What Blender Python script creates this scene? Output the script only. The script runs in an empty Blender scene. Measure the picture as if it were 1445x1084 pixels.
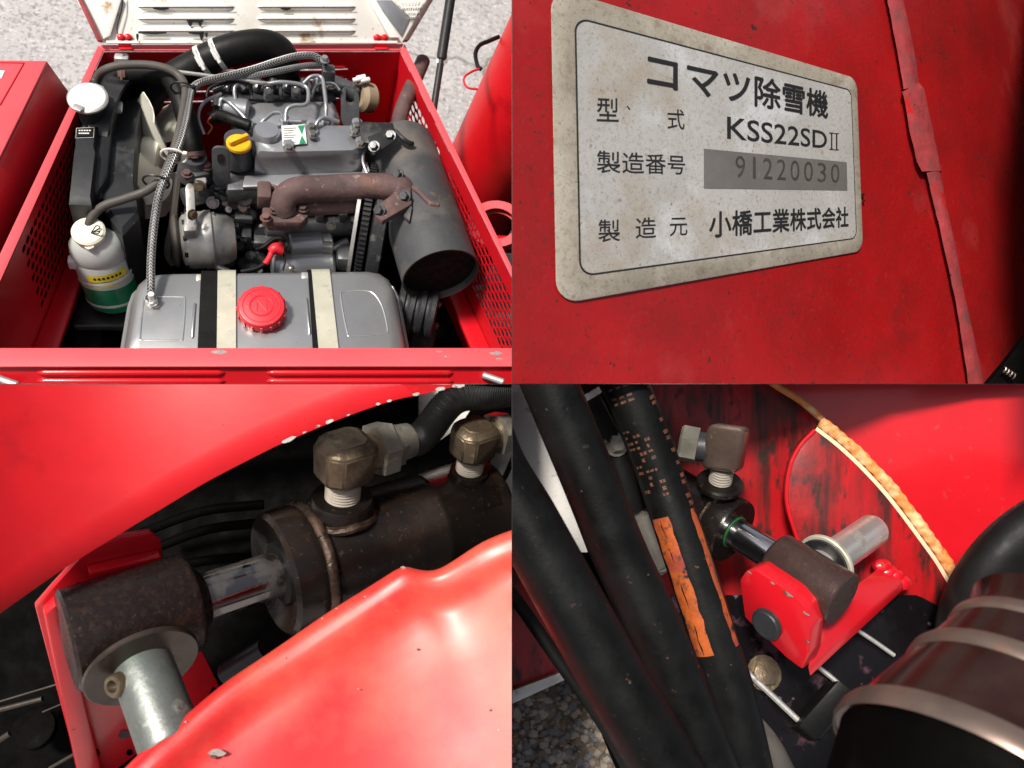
import bpy, bmesh, math, random
from mathutils import Vector as V, Matrix
random.seed(7)
S = bpy.context.scene
# ---------------------------------------------------------------- camera, sky, sun
F = 1204.2                                   # focal length in photo pixels (1445 wide)
_c = V((361 - 722.5, 542 - 271, -F)); _f = _c.normalized()
_X = V((1, 0, -_c.x / _c.z)).normalized()
_u = (-_f).cross(_X)
_p = math.radians(46)
_Z = math.cos(_p) * _u - math.sin(_p) * _f
_Y = _Z.cross(_X)
R = Matrix((_X, _Y, _Z))                     # camera axes -> world axes
EYE = V((0, 0, .8)) - (R @ _f) * 1.9
cam = bpy.data.cameras.new('camera'); cam.sensor_width = 36; cam.lens = 36 * F / 1445
cam.dof.use_dof = True; cam.dof.focus_distance = 1.64; cam.dof.aperture_fstop = 4.0
cam.clip_start = .05; cam.clip_end = 200
co = bpy.data.objects.new('camera', cam); S.collection.objects.link(co)
co.matrix_world = Matrix.Translation(EYE) @ R.to_4x4()
S.camera = co
SUN = (R @ V((-.24, .45, .86))).normalized()   # towards the sun
w = bpy.data.worlds.new('World'); S.world = w; w.use_nodes = True
nt = w.node_tree; bg = nt.nodes['Background']
sky = nt.nodes.new('ShaderNodeTexSky'); sky.sky_type = 'NISHITA'; sky.sun_disc = False
sky.sun_elevation = math.asin(SUN.z); sky.sun_rotation = math.atan2(SUN.x, SUN.y)
sky.air_density = 1.0; sky.dust_density = 4.0; sky.ozone_density = 1.0
hsv = nt.nodes.new('ShaderNodeHueSaturation'); hsv.inputs['Saturation'].default_value = .45   # thin white cloud
nt.links.new(sky.outputs[0], hsv.inputs['Color']); nt.links.new(hsv.outputs[0], bg.inputs[0]); bg.inputs[1].default_value = .085
sl = bpy.data.lights.new('sun', 'SUN'); sl.energy = 4.0; sl.angle = math.radians(8); sl.color = (1, .94, .85)
so = bpy.data.objects.new('sun', sl); S.collection.objects.link(so)
so.rotation_euler = SUN.to_track_quat('Z', 'Y').to_euler()
S.view_settings.view_transform = 'Standard'; S.view_settings.look = 'None'
S.view_settings.exposure = 0.3; S.view_settings.gamma = 1

# ---------------------------------------------------------------- measuring helpers
def ray(px, py): return R @ V(((px - 722.5) / F, (542 - py) / F, -1))
def D(px, py, d): return EYE + ray(px, py) * d                # camera depth d
def Z(px, py, z):
    r = ray(px, py); return EYE + r * ((z - EYE.z) / r.z)     # on the level z
def YP(px, py, y):
    r = ray(px, py); return EYE + r * ((y - EYE.y) / r.y)
def PL(px, py, o, n):
    r = ray(px, py); return EYE + r * ((o - EYE).dot(n) / r.dot(n))
def C(x, y, z): return (R @ V((x, y, z))).normalized()        # direction given in camera axes
def pix(p):
    q = R.transposed() @ (p - EYE); return (722.5 - F * q.x / q.z, 542 + F * q.y / q.z)
def dep(p): return -(R.transposed() @ (p - EYE)).z
UP = V((0, 0, 1)); XX = V((1, 0, 0)); YY = V((0, 1, 0))
def perp(v, a): return (v - a * v.dot(a) / a.dot(a)).normalized()

# ---------------------------------------------------------------- materials
MATS = {}
def mat(name, base, rough=.5, metal=0, var=0.0, vscale=6, spots=(), bump=None, coat=0, trans=0, ior=1.45, coatr=.12, subsurf=0, spec=.5):
    """Principled material. spots: (colour, scale, threshold, width, rough, metal, stretch, detail) layers of wear and painted light from noise."""
    m = bpy.data.materials.new(name); m.use_nodes = True; MATS[name] = m
    n = m.node_tree.nodes; L = m.node_tree.links; b = n['Principled BSDF']
    tc = n.new('ShaderNodeTexCoord')
    col = None; ro = None; me = None
    def noise(scale, detail=6, stretch=(1, 1, 1), rgh=.6, off=0):
        mp = n.new('ShaderNodeMapping'); mp.inputs['Scale'].default_value = stretch; mp.inputs['Location'].default_value = (off, off * .7, off * 1.3)
        L.new(tc.outputs['Object'], mp.inputs[0])
        t = n.new('ShaderNodeTexNoise'); t.inputs['Scale'].default_value = scale; t.inputs['Detail'].default_value = detail; t.inputs['Roughness'].default_value = rgh
        L.new(mp.outputs[0], t.inputs['Vector']); return t.outputs['Fac']
    def remap(s, a, bb, c=0, d=1):
        r = n.new('ShaderNodeMapRange'); L.new(s, r.inputs[0])
        for i, v in enumerate((a, bb, c, d)): r.inputs[i + 1].default_value = v
        return r.outputs[0]
    def mixc(f, a, bb):
        x = n.new('ShaderNodeMix'); x.data_type = 'RGBA'; L.new(f, x.inputs[0])
        for s, v in ((6, a), (7, bb)):
            if hasattr(v, 'is_linked'): L.new(v, x.inputs[s])
            else: x.inputs[s].default_value = (*v, 1)
        return x.outputs[2]
    def mixf(f, a, bb):
        x = n.new('ShaderNodeMix'); L.new(f, x.inputs[0])
        for s, v in ((2, a), (3, bb)):
            if hasattr(v, 'is_linked'): L.new(v, x.inputs[s])
            else: x.inputs[s].default_value = v
        return x.outputs[0]
    col, ro, me = base, rough, metal
    if var:
        f = remap(noise(vscale, 8), .3, .7)
        col = mixc(f, tuple(c * (1 - var) for c in base), tuple(min(1, c * (1 + var)) for c in base))
        ro = mixf(remap(noise(vscale * 2.3, 6, off=3), .3, .7), max(0.03, rough * (1 - var * .7)), min(1, rough * (1 + var * .7)))
    for i, sp in enumerate(spots):
        sc, s, th, wd, rr, mm = sp[:6]; st = sp[6] if len(sp) > 6 else (1, 1, 1); dt = sp[7] if len(sp) > 7 else 8; amt = sp[8] if len(sp) > 8 else 1
        f = remap(noise(s, dt, st, off=5 + i * 7.3), th, th + wd, 0, amt)
        col = mixc(f, col, sc)
        if rr is not None: ro = mixf(f, ro, rr)
        if mm is not None: me = mixf(f, me, mm)
    for k, v in (('Base Color', col), ('Roughness', ro), ('Metallic', me)):
        if hasattr(v, 'is_linked'): L.new(v, b.inputs[k])
        else: b.inputs[k].default_value = (*v, 1) if k == 'Base Color' else v
    if bump:
        h = noise(bump[1], 8, bump[2] if len(bump) > 2 else (1, 1, 1))
        bp = n.new('ShaderNodeBump'); bp.inputs['Strength'].default_value = bump[0]; bp.inputs['Distance'].default_value = .004
        L.new(h, bp.inputs['Height']); L.new(bp.outputs[0], b.inputs['Normal'])
    b.inputs['Coat Weight'].default_value = coat; b.inputs['Coat Roughness'].default_value = coatr
    b.inputs['Transmission Weight'].default_value = trans; b.inputs['IOR'].default_value = ior
    b.inputs['Subsurface Weight'].default_value = subsurf
    b.inputs['Specular IOR Level'].default_value = spec
    return m

RUSTC = (.16, .055, .025); DIRT = (.05, .035, .028); GREASE = (.012, .009, .008)
RED = (.58, .008, .016)
mat('red', RED, .3, var=.10, vscale=5, coat=.35, bump=(.05, 30), spots=[((.42, .03, .03), 40, .62, .1, .5, 0)])
mat('red_worn', RED, .3, var=.12, vscale=5, coat=.3, bump=(.06, 40),
    spots=[((.5, .12, .1), 9, .62, .14, .5, 0, (1, 1, 1), 8, .5), ((.5, .47, .46), 26, .72, .02, .5, .2), (RUSTC, 34, .70, .03, .8, 0)])
mat('red_plate', (.30, .006, .007), .42, var=.2, vscale=4, coat=.1, bump=(.2, 90),
    spots=[((.19, .006, .006), 7, .45, .3, .5, 0), ((.06, .010, .008), 90, .62, .05, .7, 0, (1, 1, 1), 5, .7), ((.45, .10, .09), 4, .60, .2, .5, 0, (1, 1, 1), 9, .3), ((.03, .008, .006), 48, .655, .04, .7, 0), ((.24, .02, .016), 120, .6, .1, .6, 0, (1, 1, 1), 4, .6), ((.02, .008, .006), 13, .735, .02, .6, 0), ((.5, .12, .10), 170, .72, .04, .6, 0)])
mat('red_edge', (.36, .05, .055), .5, var=.3, vscale=20, bump=(.3, 60), spots=[((.18, .06, .06), 18, .5, .2, .6, 0), ((.06, .025, .02), 40, .64, .05, .8, 0), ((.55, .02, .02), 12, .6, .05, .4, 0)])
mat('red_grease', (.42, .008, .012), .35, var=.2, vscale=6, bump=(.15, 50),
    spots=[((.15, .010, .010), 4, .45, .25, .45, 0, (5, .7, .7)), ((.035, .012, .010), 4, .48, .16, .42, 0, (6, .7, .7), 12, .9), ((.018, .011, .009), 22, .54, .09, .5, 0, (1.8, .6, .6), 12, .9), ((.02, .012, .01), 3, .56, .12, .4, 0, (1, 1, 1), 12, .9)])
mat('red_highlight', (.60, .010, .014), .42, var=.1, vscale=6, coat=.2, coatr=.3, spec=.7, bump=(.10, 11), spots=[((.78, .20, .11), 2.2, .42, .22, .45, 0, (1, 1, 1), 8, .6), ((.80, .36, .23), 1.8, .50, .2, .45, 0, (1, 1, 1), 6, .5), ((.58, .012, .014), 4, .60, .10, .28, 0, (1, 1, 1), 9, .6), ((.5, .03, .03), 14, .60, .10, .4, 0, (1, 1, 1), 9, .4), ((.75, .6, .56), 60, .735, .02, .6, 0)])  # guard red with its peach sun highlight painted in as pale patches
mat('red_gloss', (.60, .0055, .011), .43, var=.15, vscale=5, coat=.1, coatr=.28, spec=.55, bump=(.12, 11),
    spots=[((.60, .030, .022), 3.2, .50, .22, .5, 0, (1, 1, 1), 9, .6), ((.40, .006, .012), 9, .58, .10, .3, 0, (1, 1, 1), 10, .7), ((.30, .006, .01), 60, .70, .03, .4, 0), ((.8, .66, .62), 22, .752, .015, .6, 0)])
mat('red_skylit', (.70, .085, .10), .5, var=.12, vscale=6, coat=.15, bump=(.05, 60), spots=[((.55, .5, .5), 30, .74, .02, .6, 0)])  # red lightened to pink, standing for sky reflection on upper faces
mat('bare_chip', (.36, .32, .30), .5, .3, var=.3, vscale=30, bump=(.4, 60), spots=[(RUSTC, 40, .56, .05, .8, 0)])
mat('cream_paint', (.82, .80, .75), .42, var=.06, vscale=5, bump=(.1, 60), spots=[((.36, .24, .13), 14, .60, .10, .8, 0), ((.5, .40, .28), 60, .64, .05, .8, 0), ((.62, .58, .5), 4, .5, .2, .6, 0)])
mat('tar', (.012, .011, .012), .3)
mat('black_paint', (.016, .016, .018), .38, var=.3, vscale=10, bump=(.15, 40), spots=[((.10, .09, .08), 9, .60, .15, .7, 0), ((.07, .04, .03), 40, .66, .06, .8, 0)])
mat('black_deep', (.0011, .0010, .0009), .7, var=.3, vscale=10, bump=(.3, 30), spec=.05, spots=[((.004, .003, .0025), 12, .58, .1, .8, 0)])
mat('black_plastic', (.018, .019, .021), .42, var=.3, vscale=9, bump=(.1, 50), spots=[((.10, .10, .10), 7, .58, .18, .7, 0), ((.14, .12, .10), 50, .66, .05, .8, 0)])
mat('rubber', (.0055, .0054, .0052), .5, var=.25, vscale=14, bump=(.15, 90), spec=.25, spots=[((.018, .017, .016), 9, .55, .2, .7, 0)])
mat('rubber_grey', (.075, .066, .058), .6, var=.2, vscale=14, bump=(.1, 90), spots=[((.14, .12, .10), 12, .58, .15, .8, 0)])
mat('hose_black', (.0036, .0038, .0038), .46, var=.5, vscale=9, bump=(.12, 150), spec=.22, spots=[((.009, .0105, .0105), 6, .5, .25, .6, 0), ((.03, .03, .029), 45, .66, .06, .7, 0, (1, 1, 1), 10, .5), ((.10, .05, .03), 70, .68, .04, .7, 0)])
mat('orange_print', (.40, .085, .014), .55, var=.35, vscale=40, bump=(.3, 120), spots=[((.20, .02, .03), 14, .48, .20, .6, 0, (1, 1, 1), 12, .8), ((.04, .02, .018), 60, .54, .10, .6, 0, (1, 1, 1), 10, .7), ((.01, .01, .01), 25, .62, .04, .6, 0)])
mat('brown_print', (.115, .04, .018), .6, var=.4, vscale=50, spots=[((.03, .02, .02), 110, .52, .08, .6, 0)])
mat('engine_silver', (.38, .39, .41), .30, .65, var=.10, vscale=12, bump=(.18, 55), spots=[((.12, .115, .11), 16, .62, .12, .5, .3)])
mat('engine_dark', (.085, .088, .094), .38, .35, var=.25, vscale=12, bump=(.35, 45), spots=[((.02, .018, .016), 10, .54, .12, .55, 0), ((.14, .12, .10), 45, .66, .05, .7, 0)])
mat('cast_dark', (.036, .038, .042), .42, .25, var=.3, vscale=14, bump=(.4, 60), spots=[((.10, .09, .08), 22, .62, .08, .7, 0)])
mat('alu', (.50, .49, .47), .42, .6, var=.15, vscale=18, bump=(.2, 80), spots=[((.14, .12, .10), 22, .58, .12, .7, .2)])
mat('tank_metal', (.44, .445, .45), .32, .75, var=.10, vscale=7, bump=(.06, 70), spots=[((.36, .36, .36), 5, .48, .25, .42, .7), ((.55, .55, .54), 3, .56, .2, .3, .8), ((.20, .19, .18), 26, .64, .10, .6, .4, (1, 1, 1), 10, .7), ((.16, .12, .09), 70, .68, .04, .7, .1)])
mat('zinc', (.72, .69, .55), .38, .55, var=.12, vscale=15, bump=(.08, 80), spots=[((.40, .38, .28), 18, .56, .10, .55, .5), ((.25, .25, .23), 70, .66, .04, .7, .2)])
mat('chrome_oily', (.20, .185, .18), .13, 1, bump=(.03, 20), spots=[(GREASE, 5, .52, .12, .25, 0)])
mat('chrome', (.62, .61, .61), .16, 1, bump=(.02, 30), spots=[(GREASE, 6, .60, .10, .3, 0)])
mat('bolt', (.30, .285, .26), .35, .85, var=.2, vscale=60, spots=[((.15, .09, .05), 60, .60, .08, .8, 0)])
mat('rust_pipe', (.105, .062, .060), .75, .1, var=.25, vscale=14, bump=(.5, 70), spots=[((.17, .085, .065), 18, .52, .15, .85, 0), ((.24, .17, .16), 60, .60, .08, .9, 0), ((.06, .04, .038), 8, .58, .12, .8, 0)])
mat('muffler', (.060, .062, .066), .55, .2, var=.25, vscale=9, bump=(.25, 60), spots=[((.12, .105, .095), 6, .52, .18, .7, 0), ((.15, .075, .045), 24, .64, .06, .85, 0)])
mat('soot', (.010, .0095, .0095), .8, spec=.2, bump=(.4, 60), var=.4, vscale=30, spots=[((.025, .022, .021), 60, .64, .05, .8, 0)])
mat('fan_cream', (.78, .76, .66), .5, var=.06, vscale=10, subsurf=.0, spots=[((.36, .33, .27), 10, .58, .15, .7, 0)])
mat('cap_red', (.66, .02, .035), .42, var=.06, vscale=20, bump=(.05, 90), spots=[((.5, .1, .1), 40, .62, .08, .6, 0)])
mat('yellow', (.82, .42, .015), .42, var=.06, vscale=20, spots=[((.5, .3, .05), 40, .64, .06, .6, 0)])
mat('label_yellow', (.80, .62, .03), .5)
mat('label_white', (.70, .70, .67), .5, var=.1, vscale=30, spots=[((.40, .37, .33), 50, .58, .1, .7, 0)])
mat('label_green', (.02, .22, .11), .5)
mat('ink', (.013, .012, .013), .55, spots=[((.18, .15, .13), 160, .72, .05, .7, 0)])
mat('bottle', (.72, .74, .72), .4, var=.05, vscale=8, trans=.35, subsurf=.2, spots=[((.56, .56, .52), 12, .56, .15, .5, 0)])
mat('coolant', (.008, .17, .075), .3, var=.15, vscale=9, coat=.3, spots=[((.015, .24, .13), 6, .5, .2, .3, 0)])
mat('bottle_cap', (.82, .78, .62), .5, var=.05, vscale=10)
mat('white_metal', (.80, .79, .76), .35, .2, var=.06, vscale=14, spots=[((.5, .48, .42), 30, .66, .06, .6, .1)])
mat('braid_steel', (.40, .40, .40), .38, .5, var=.15, vscale=40)
mat('filter_beige', (.26, .20, .13), .7, var=.2, vscale=10, spots=[((.09, .07, .05), 14, .56, .15, .8, 0)])
mat('nameplate', (.40, .39, .375), .48, .15, var=.10, vscale=7, bump=(.15, 150),
    spots=[((.50, .50, .51), 7, .52, .12, .5, .1), ((.27, .22, .155), 5, .56, .18, .6, 0), ((.22, .18, .145), 130, .53, .14, .7, 0, (1, 1, 1), 6, .55), ((.10, .08, .065), 260, .60, .06, .8, 0, (1, 1, 1), 5, .55), ((.17, .10, .06), 60, .64, .05, .8, 0, (1, 1, 1), 6, .7), ((.05, .04, .035), 36, .725, .02, .8, 0)])
mat('nameplate_rim', (.29, .26, .21), .55, .1, var=.2, vscale=9, bump=(.2, 150), spots=[((.36, .33, .28), 10, .5, .2, .6, 0), ((.15, .115, .08), 90, .53, .14, .8, 0, (1, 1, 1), 8, .6), ((.07, .055, .042), 240, .60, .06, .8, 0, (1, 1, 1), 5, .6), ((.13, .09, .055), 14, .58, .12, .8, 0, (1, 1, 1), 9, .7)])
mat('serial_grey', (.19, .178, .168), .4, .4, var=.12, vscale=14, bump=(.15, 160), spots=[((.22, .20, .18), 60, .64, .06, .6, .1)])
mat('serial_mark', (.075, .065, .058), .4, .3, var=.3, vscale=50)
mat('cylinder_steel', (.014, .0105, .009), .22, .35, var=.35, vscale=6, bump=(.22, 45),
    spots=[((.030, .016, .010), 9, .50, .25, .32, .2), ((.008, .0065, .006), 5, .5, .2, .22, .2), ((.07, .038, .024), 90, .62, .08, .6, 0, (1, 1, 1), 6, .5), ((.50, .20, .035), 11, .745, .02, .7, 0)])
mat('rust_steel', (.028, .019, .017), .24, .5, var=.25, vscale=14, bump=(.3, 110),
    spots=[((.055, .029, .020), 70, .50, .14, .4, .3, (1, 1, 1), 12, .6), ((.018, .014, .013), 60, .53, .08, .4, .3, (1, 1, 1), 10, .8), ((.12, .07, .05), 170, .62, .06, .6, 0, (1, 1, 1), 5, .45)])
mat('fitting', (.19, .145, .095), .36, .75, var=.25, vscale=16, bump=(.35, 130), spots=[((.08, .055, .036), 22, .50, .14, .5, .5), ((.34, .28, .18), 30, .62, .10, .35, .8)])
mat('fitting_clean', (.34, .315, .265), .36, .75, var=.2, vscale=20, bump=(.15, 90), spots=[((.22, .19, .15), 24, .55, .12, .6, .4)])
mat('thread_tape', (.34, .30, .25), .65, var=.15, vscale=25, bump=(.4, 60, (1, 1, 4)), spots=[((.09, .06, .04), 26, .62, .06, .7, 0)])
mat('elbow_brown', (.17, .12, .095), .3, .6, var=.2, vscale=14, bump=(.2, 90), spots=[((.09, .06, .048), 22, .5, .2, .4, .4), ((.30, .22, .18), 60, .62, .08, .4, .5)])
mat('rust_brown', (.085, .052, .046), .3, .5, var=.2, vscale=14, bump=(.25, 110), spots=[((.045, .026, .022), 24, .5, .2, .35, .4), ((.14, .08, .06), 120, .6, .08, .5, .2, (1, 1, 1), 6, .6)])
mat('washer', (.085, .07, .058), .36, .75, var=.25, vscale=12, bump=(.12, 80), spots=[((.06, .045, .035), 12, .52, .15, .6, .4)])
mat('pin_zinc', (.20, .21, .20), .42, .7, var=.2, vscale=10, bump=(.2, 70, (1, 1, 1)), spots=[((.10, .11, .10), 26, .50, .14, .6, .4, (1, 1, 1)), ((.30, .33, .31), 34, .60, .08, .5, .5), ((.12, .15, .13), 6, .5, .2, .5, .4)])
mat('pin_bright', (.74, .72, .69), .30, .75, var=.12, vscale=18, bump=(.1, 90), spots=[((.32, .28, .24), 24, .60, .10, .6, .4)])
mat('weld', (.050, .033, .024), .28, .6, var=.4, vscale=40, bump=(1, 60), spots=[((.075, .042, .027), 24, .5, .12, .45, .3)])
mat('green_seal', (.012, .09, .025), .4)
mat('oil', (.005, .0042, .005), .22, spec=.3, var=.3, vscale=12, bump=(.5, 26), spots=[((.07, .035, .045), 9, .60, .06, .25, 0), ((.10, .10, .11), 30, .68, .03, .25, .2)])
mat('roller', (.040, .014, .012), .15, .6, var=.25, vscale=5, bump=(.1, 20), spots=[((.06, .03, .024), 4, .5, .2, .3, .4), ((.14, .07, .04), 9, .64, .10, .5, .2)])
mat('roller_band', (.20, .145, .12), .35, .6, var=.25, vscale=14, spots=[((.24, .08, .02), 7, .62, .08, .6, .1)])
mat('gravel_bed', (.13, .105, .078), .9, var=.4, vscale=10, bump=(1, 40), spots=[((.27, .22, .16), 20, .52, .12, .9, 0), ((.10, .08, .065), 7, .56, .10, .9, 0)])
mat('stone_grey', (.17, .17, .18), .8, var=.3, vscale=12)
mat('stone_brown', (.20, .15, .11), .8, var=.3, vscale=12)
mat('stone_pale', (.34, .29, .24), .8, var=.3, vscale=12)
mat('dark_divider', (.02, .02, .02), .6, var=.2, vscale=8)
mat('concrete', (.60, .58, .55), .8, var=.08, vscale=4, bump=(.3, 60), spots=[((.40, .37, .34), 60, .62, .06, .9, 0)])

def asphalt_mat():
    m = mat('asphalt', (.40, .385, .385), .9, var=.16, vscale=2.2, bump=(1, 90),
            spots=[((.30, .285, .28), 1.1, .52, .10, .9, 0, (1, 1, 1), 10, .7), ((.28, .26, .265), 62, .53, .06, .9, 0, (1, 1, 1), 3), ((.54, .52, .52), 70, .585, .05, .9, 0, (1, 1, 1), 3), ((.22, .20, .205), 48, .64, .04, .9, 0, (1, 1, 1), 2)])
    n = m.node_tree.nodes; L = m.node_tree.links; b = n['Principled BSDF']
    src = b.inputs['Base Color'].links[0].from_socket
    tc = [x for x in n if x.type == 'TEX_COORD'][0]
    ns = n.new('ShaderNodeTexNoise'); ns.inputs['Scale'].default_value = 3; ns.inputs['Detail'].default_value = 8
    L.new(tc.outputs['Object'], ns.inputs['Vector'])
    ad = n.new('ShaderNodeMix'); ad.data_type = 'VECTOR'; ad.inputs[0].default_value = .25
    L.new(tc.outputs['Object'], ad.inputs[4]); L.new(ns.outputs['Color'], ad.inputs[5])
    vo = n.new('ShaderNodeTexVoronoi'); vo.feature = 'DISTANCE_TO_EDGE'; vo.inputs['Scale'].default_value = 2.1
    L.new(ad.outputs[1], vo.inputs['Vector'])
    mr = n.new('ShaderNodeMapRange'); mr.inputs[1].default_value = .004; mr.inputs[2].default_value = .02; mr.inputs[3].default_value = .75; mr.inputs[4].default_value = 0
    L.new(vo.outputs[0], mr.inputs[0])
    # cracks only on the worn side of the yard (x > 0.45)
    sx = n.new('ShaderNodeSeparateXYZ'); L.new(tc.outputs['Object'], sx.inputs[0])
    gt = n.new('ShaderNodeMapRange'); gt.inputs[1].default_value = .4; gt.inputs[2].default_value = .6; L.new(sx.outputs[0], gt.inputs[0])
    mu = n.new('ShaderNodeMath'); mu.operation = 'MULTIPLY'; L.new(mr.outputs[0], mu.inputs[0]); L.new(gt.outputs[0], mu.inputs[1])
    x = n.new('ShaderNodeMix'); x.data_type = 'RGBA'; L.new(mu.outputs[0], x.inputs[0]); L.new(src, x.inputs[6]); x.inputs[7].default_value = (.13, .125, .12, 1)
    L.new(x.outputs[2], b.inputs['Base Color'])
asphalt_mat()

# ---------------------------------------------------------------- mesh helpers
QUAD = {'TL': (-1, 1), 'TR': (1, 1), 'BL': (-1, -1), 'BR': (1, -1)}
PANEL = None                       # which compartment of the display the next meshes stand in
GAP = .0006
def thing(name, label, cat, base, group=None):
    o = bpy.data.objects.new(name, None); S.collection.objects.link(o); o.location = base
    o.empty_display_size = .05
    o['label'] = label; o['category'] = cat
    if group: o['group'] = group
    return o
def wloc(o):
    v = V((0, 0, 0))
    while o is not None: v += o.location; o = o.parent
    return v
class B:
    def __init__(s): s.bm = bmesh.new()
    def v(s, p): return s.bm.verts.new(p)
    def face(s, vs):
        try: return s.bm.faces.new(vs)
        except ValueError: return None
    def quad(s, a, b, c, d): s.face([s.v(a), s.v(b), s.v(c), s.v(d)])
    def rings(s, rings, cap0=True, cap1=True, closed=False):
        R_ = [[s.v(p) for p in r] for r in rings]; n = len(R_[0])
        prs = list(zip(R_, R_[1:])) + ([(R_[-1], R_[0])] if closed else [])
        for a, b in prs:
            for i in range(n):
                j = (i + 1) % n; s.face([a[i], a[j], b[j], b[i]])
        if not closed:
            if cap0: s.face(list(reversed(R_[0])))
            if cap1: s.face(R_[-1])
        return s
    def lathe(s, a, axis, prof, n=32, xd=None, ell=1.0, cap0=True, cap1=True, arc=None):
        axis = axis.normalized(); x = perp(xd or (UP if abs(axis.z) < .9 else XX), axis); y = axis.cross(x)
        rr = []
        for t, r in prof:
            r = max(r, 1e-5)
            rr.append([a + axis * t + x * (math.cos(2 * math.pi * k / n) * r) + y * (math.sin(2 * math.pi * k / n) * r * ell) for k in range(n)])
        return s.rings(rr, cap0, cap1)
    def cyl(s, a, b, r, n=24, r2=None, bev=0):
        ax = b - a; l = ax.length; r2 = r if r2 is None else r2
        pr = [(0, r - bev), (bev, r), (l - bev, r2), (l, r2 - bev)] if bev else [(0, r), (l, r2)]
        return s.lathe(a, ax, pr, n)
    def tube(s, pts, r, n=12, sub=8, cap=True, rad=None):
        P = spline(pts, sub) if sub > 1 else list(pts); m = len(P)
        rings = []; t0 = None; x = None
        for i, p in enumerate(P):
            t = (P[min(i + 1, m - 1)] - P[max(i - 1, 0)]).normalized()
            x = perp(x if x is not None else (UP if abs(t.z) < .9 else XX), t); y = t.cross(x)
            q = r if rad is None else rad(i / (m - 1))
            rings.append([p + x * (math.cos(2 * math.pi * k / n) * q) + y * (math.sin(2 * math.pi * k / n) * q) for k in range(n)])
        return s.rings(rings, cap, cap)
    def hexa(s, a, axis, r, h, ch=.12):
        axis = axis.normalized(); x = perp(V((.3, .5, .8)), axis); y = axis.cross(x)
        def rg(t, q): return [a + axis * t + x * math.cos(k * math.pi / 3) * q + y * math.sin(k * math.pi / 3) * q for k in range(6)]
        return s.rings([rg(0, r), rg(h * (1 - ch), r), rg(h, r * (1 - ch))])
    def prism(s, poly, vec, bev=0, seg=2):
        a = [s.v(p) for p in poly]; b = [s.v(p + vec) for p in poly]; n = len(poly)
        fs = [s.face(list(reversed(a))), s.face(b)]
        for i in range(n): fs.append(s.face([a[i], a[(i + 1) % n], b[(i + 1) % n], b[i]]))
        if bev:
            bmesh.ops.recalc_face_normals(s.bm, faces=[f for f in fs if f])
            es = {e for f in fs if f for e in f.edges}
            bmesh.ops.bevel(s.bm, geom=list(es), offset=bev, segments=seg, affect='EDGES', profile=.5, clamp_overlap=True)
        return s
    def box(s, c, ax, ay, az, sx, sy, sz, bev=0, seg=2):
        ax, ay, az = ax.normalized() * sx / 2, ay.normalized() * sy / 2, az.normalized() * sz / 2
        return s.prism([c - ax - ay - az, c + ax - ay - az, c + ax + ay - az, c - ax + ay - az], az * 2, bev, seg)
    def loft(s, polys, cap0=True, cap1=True): return s.rings(polys, cap0, cap1)
    def grid(s, pts, thick=None, closed=False):
        """rows of points -> surface; thick = vector or function(p) -> vector gives it a back"""
        G = [[s.v(p) for p in r] for r in pts]
        h, wd = len(G), len(G[0])
        for i in range(h - 1):
            for j in range(wd - 1): s.face([G[i][j], G[i][j + 1], G[i + 1][j + 1], G[i + 1][j]])
        if thick is not None:
            H = [[s.v(p + (thick(p) if callable(thick) else thick)) for p in r] for r in pts]
            for i in range(h - 1):
                for j in range(wd - 1): s.face([H[i][j], H[i + 1][j], H[i + 1][j + 1], H[i][j + 1]])
            rim = [(0, j) for j in range(wd)] + [(i, wd - 1) for i in range(1, h)] + [(h - 1, j) for j in range(wd - 2, -1, -1)] + [(i, 0) for i in range(h - 2, 0, -1)]
            for k in range(len(rim)):
                (a, b), (c, d) = rim[k], rim[(k + 1) % len(rim)]
                s.face([G[a][b], H[a][b], H[c][d], G[c][d]])
        return s
    def perf(s, f, nu, nv, fill=.72, fillv=.62, thick=V((0, 0, 0)), stag=True, n=8):
        """perforated sheet: f(u,v) -> point, nu x nv slots"""
        def hole(cu, cv, hu, hv):
            out = []
            k = 4
            for q in range(4):
                for i in range(2):
                    a = math.pi / 2 * q + (math.pi / 2) * (i + .5) / 2
                    x, y = math.cos(a), math.sin(a)
                    out.append((cu + hu * max(-1, min(1, x * 1.25)), cv + hv * max(-1, min(1, y * 1.25))))
            return out
        def rect(u0, u1, v0, v1):
            # outline points matched with the 8 hole points, starting at the right side, anticlockwise
            return [(u1, .5 * (v0 + v1) + .25 * (v1 - v0)), (.5 * (u0 + u1) + .25 * (u1 - u0), v1), (.5 * (u0 + u1) - .25 * (u1 - u0), v1), (u0, .5 * (v0 + v1) + .25 * (v1 - v0)),
                    (u0, .5 * (v0 + v1) - .25 * (v1 - v0)), (.5 * (u0 + u1) - .25 * (u1 - u0), v0), (.5 * (u0 + u1) + .25 * (u1 - u0), v0), (u1, .5 * (v0 + v1) - .25 * (v1 - v0))]
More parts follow.
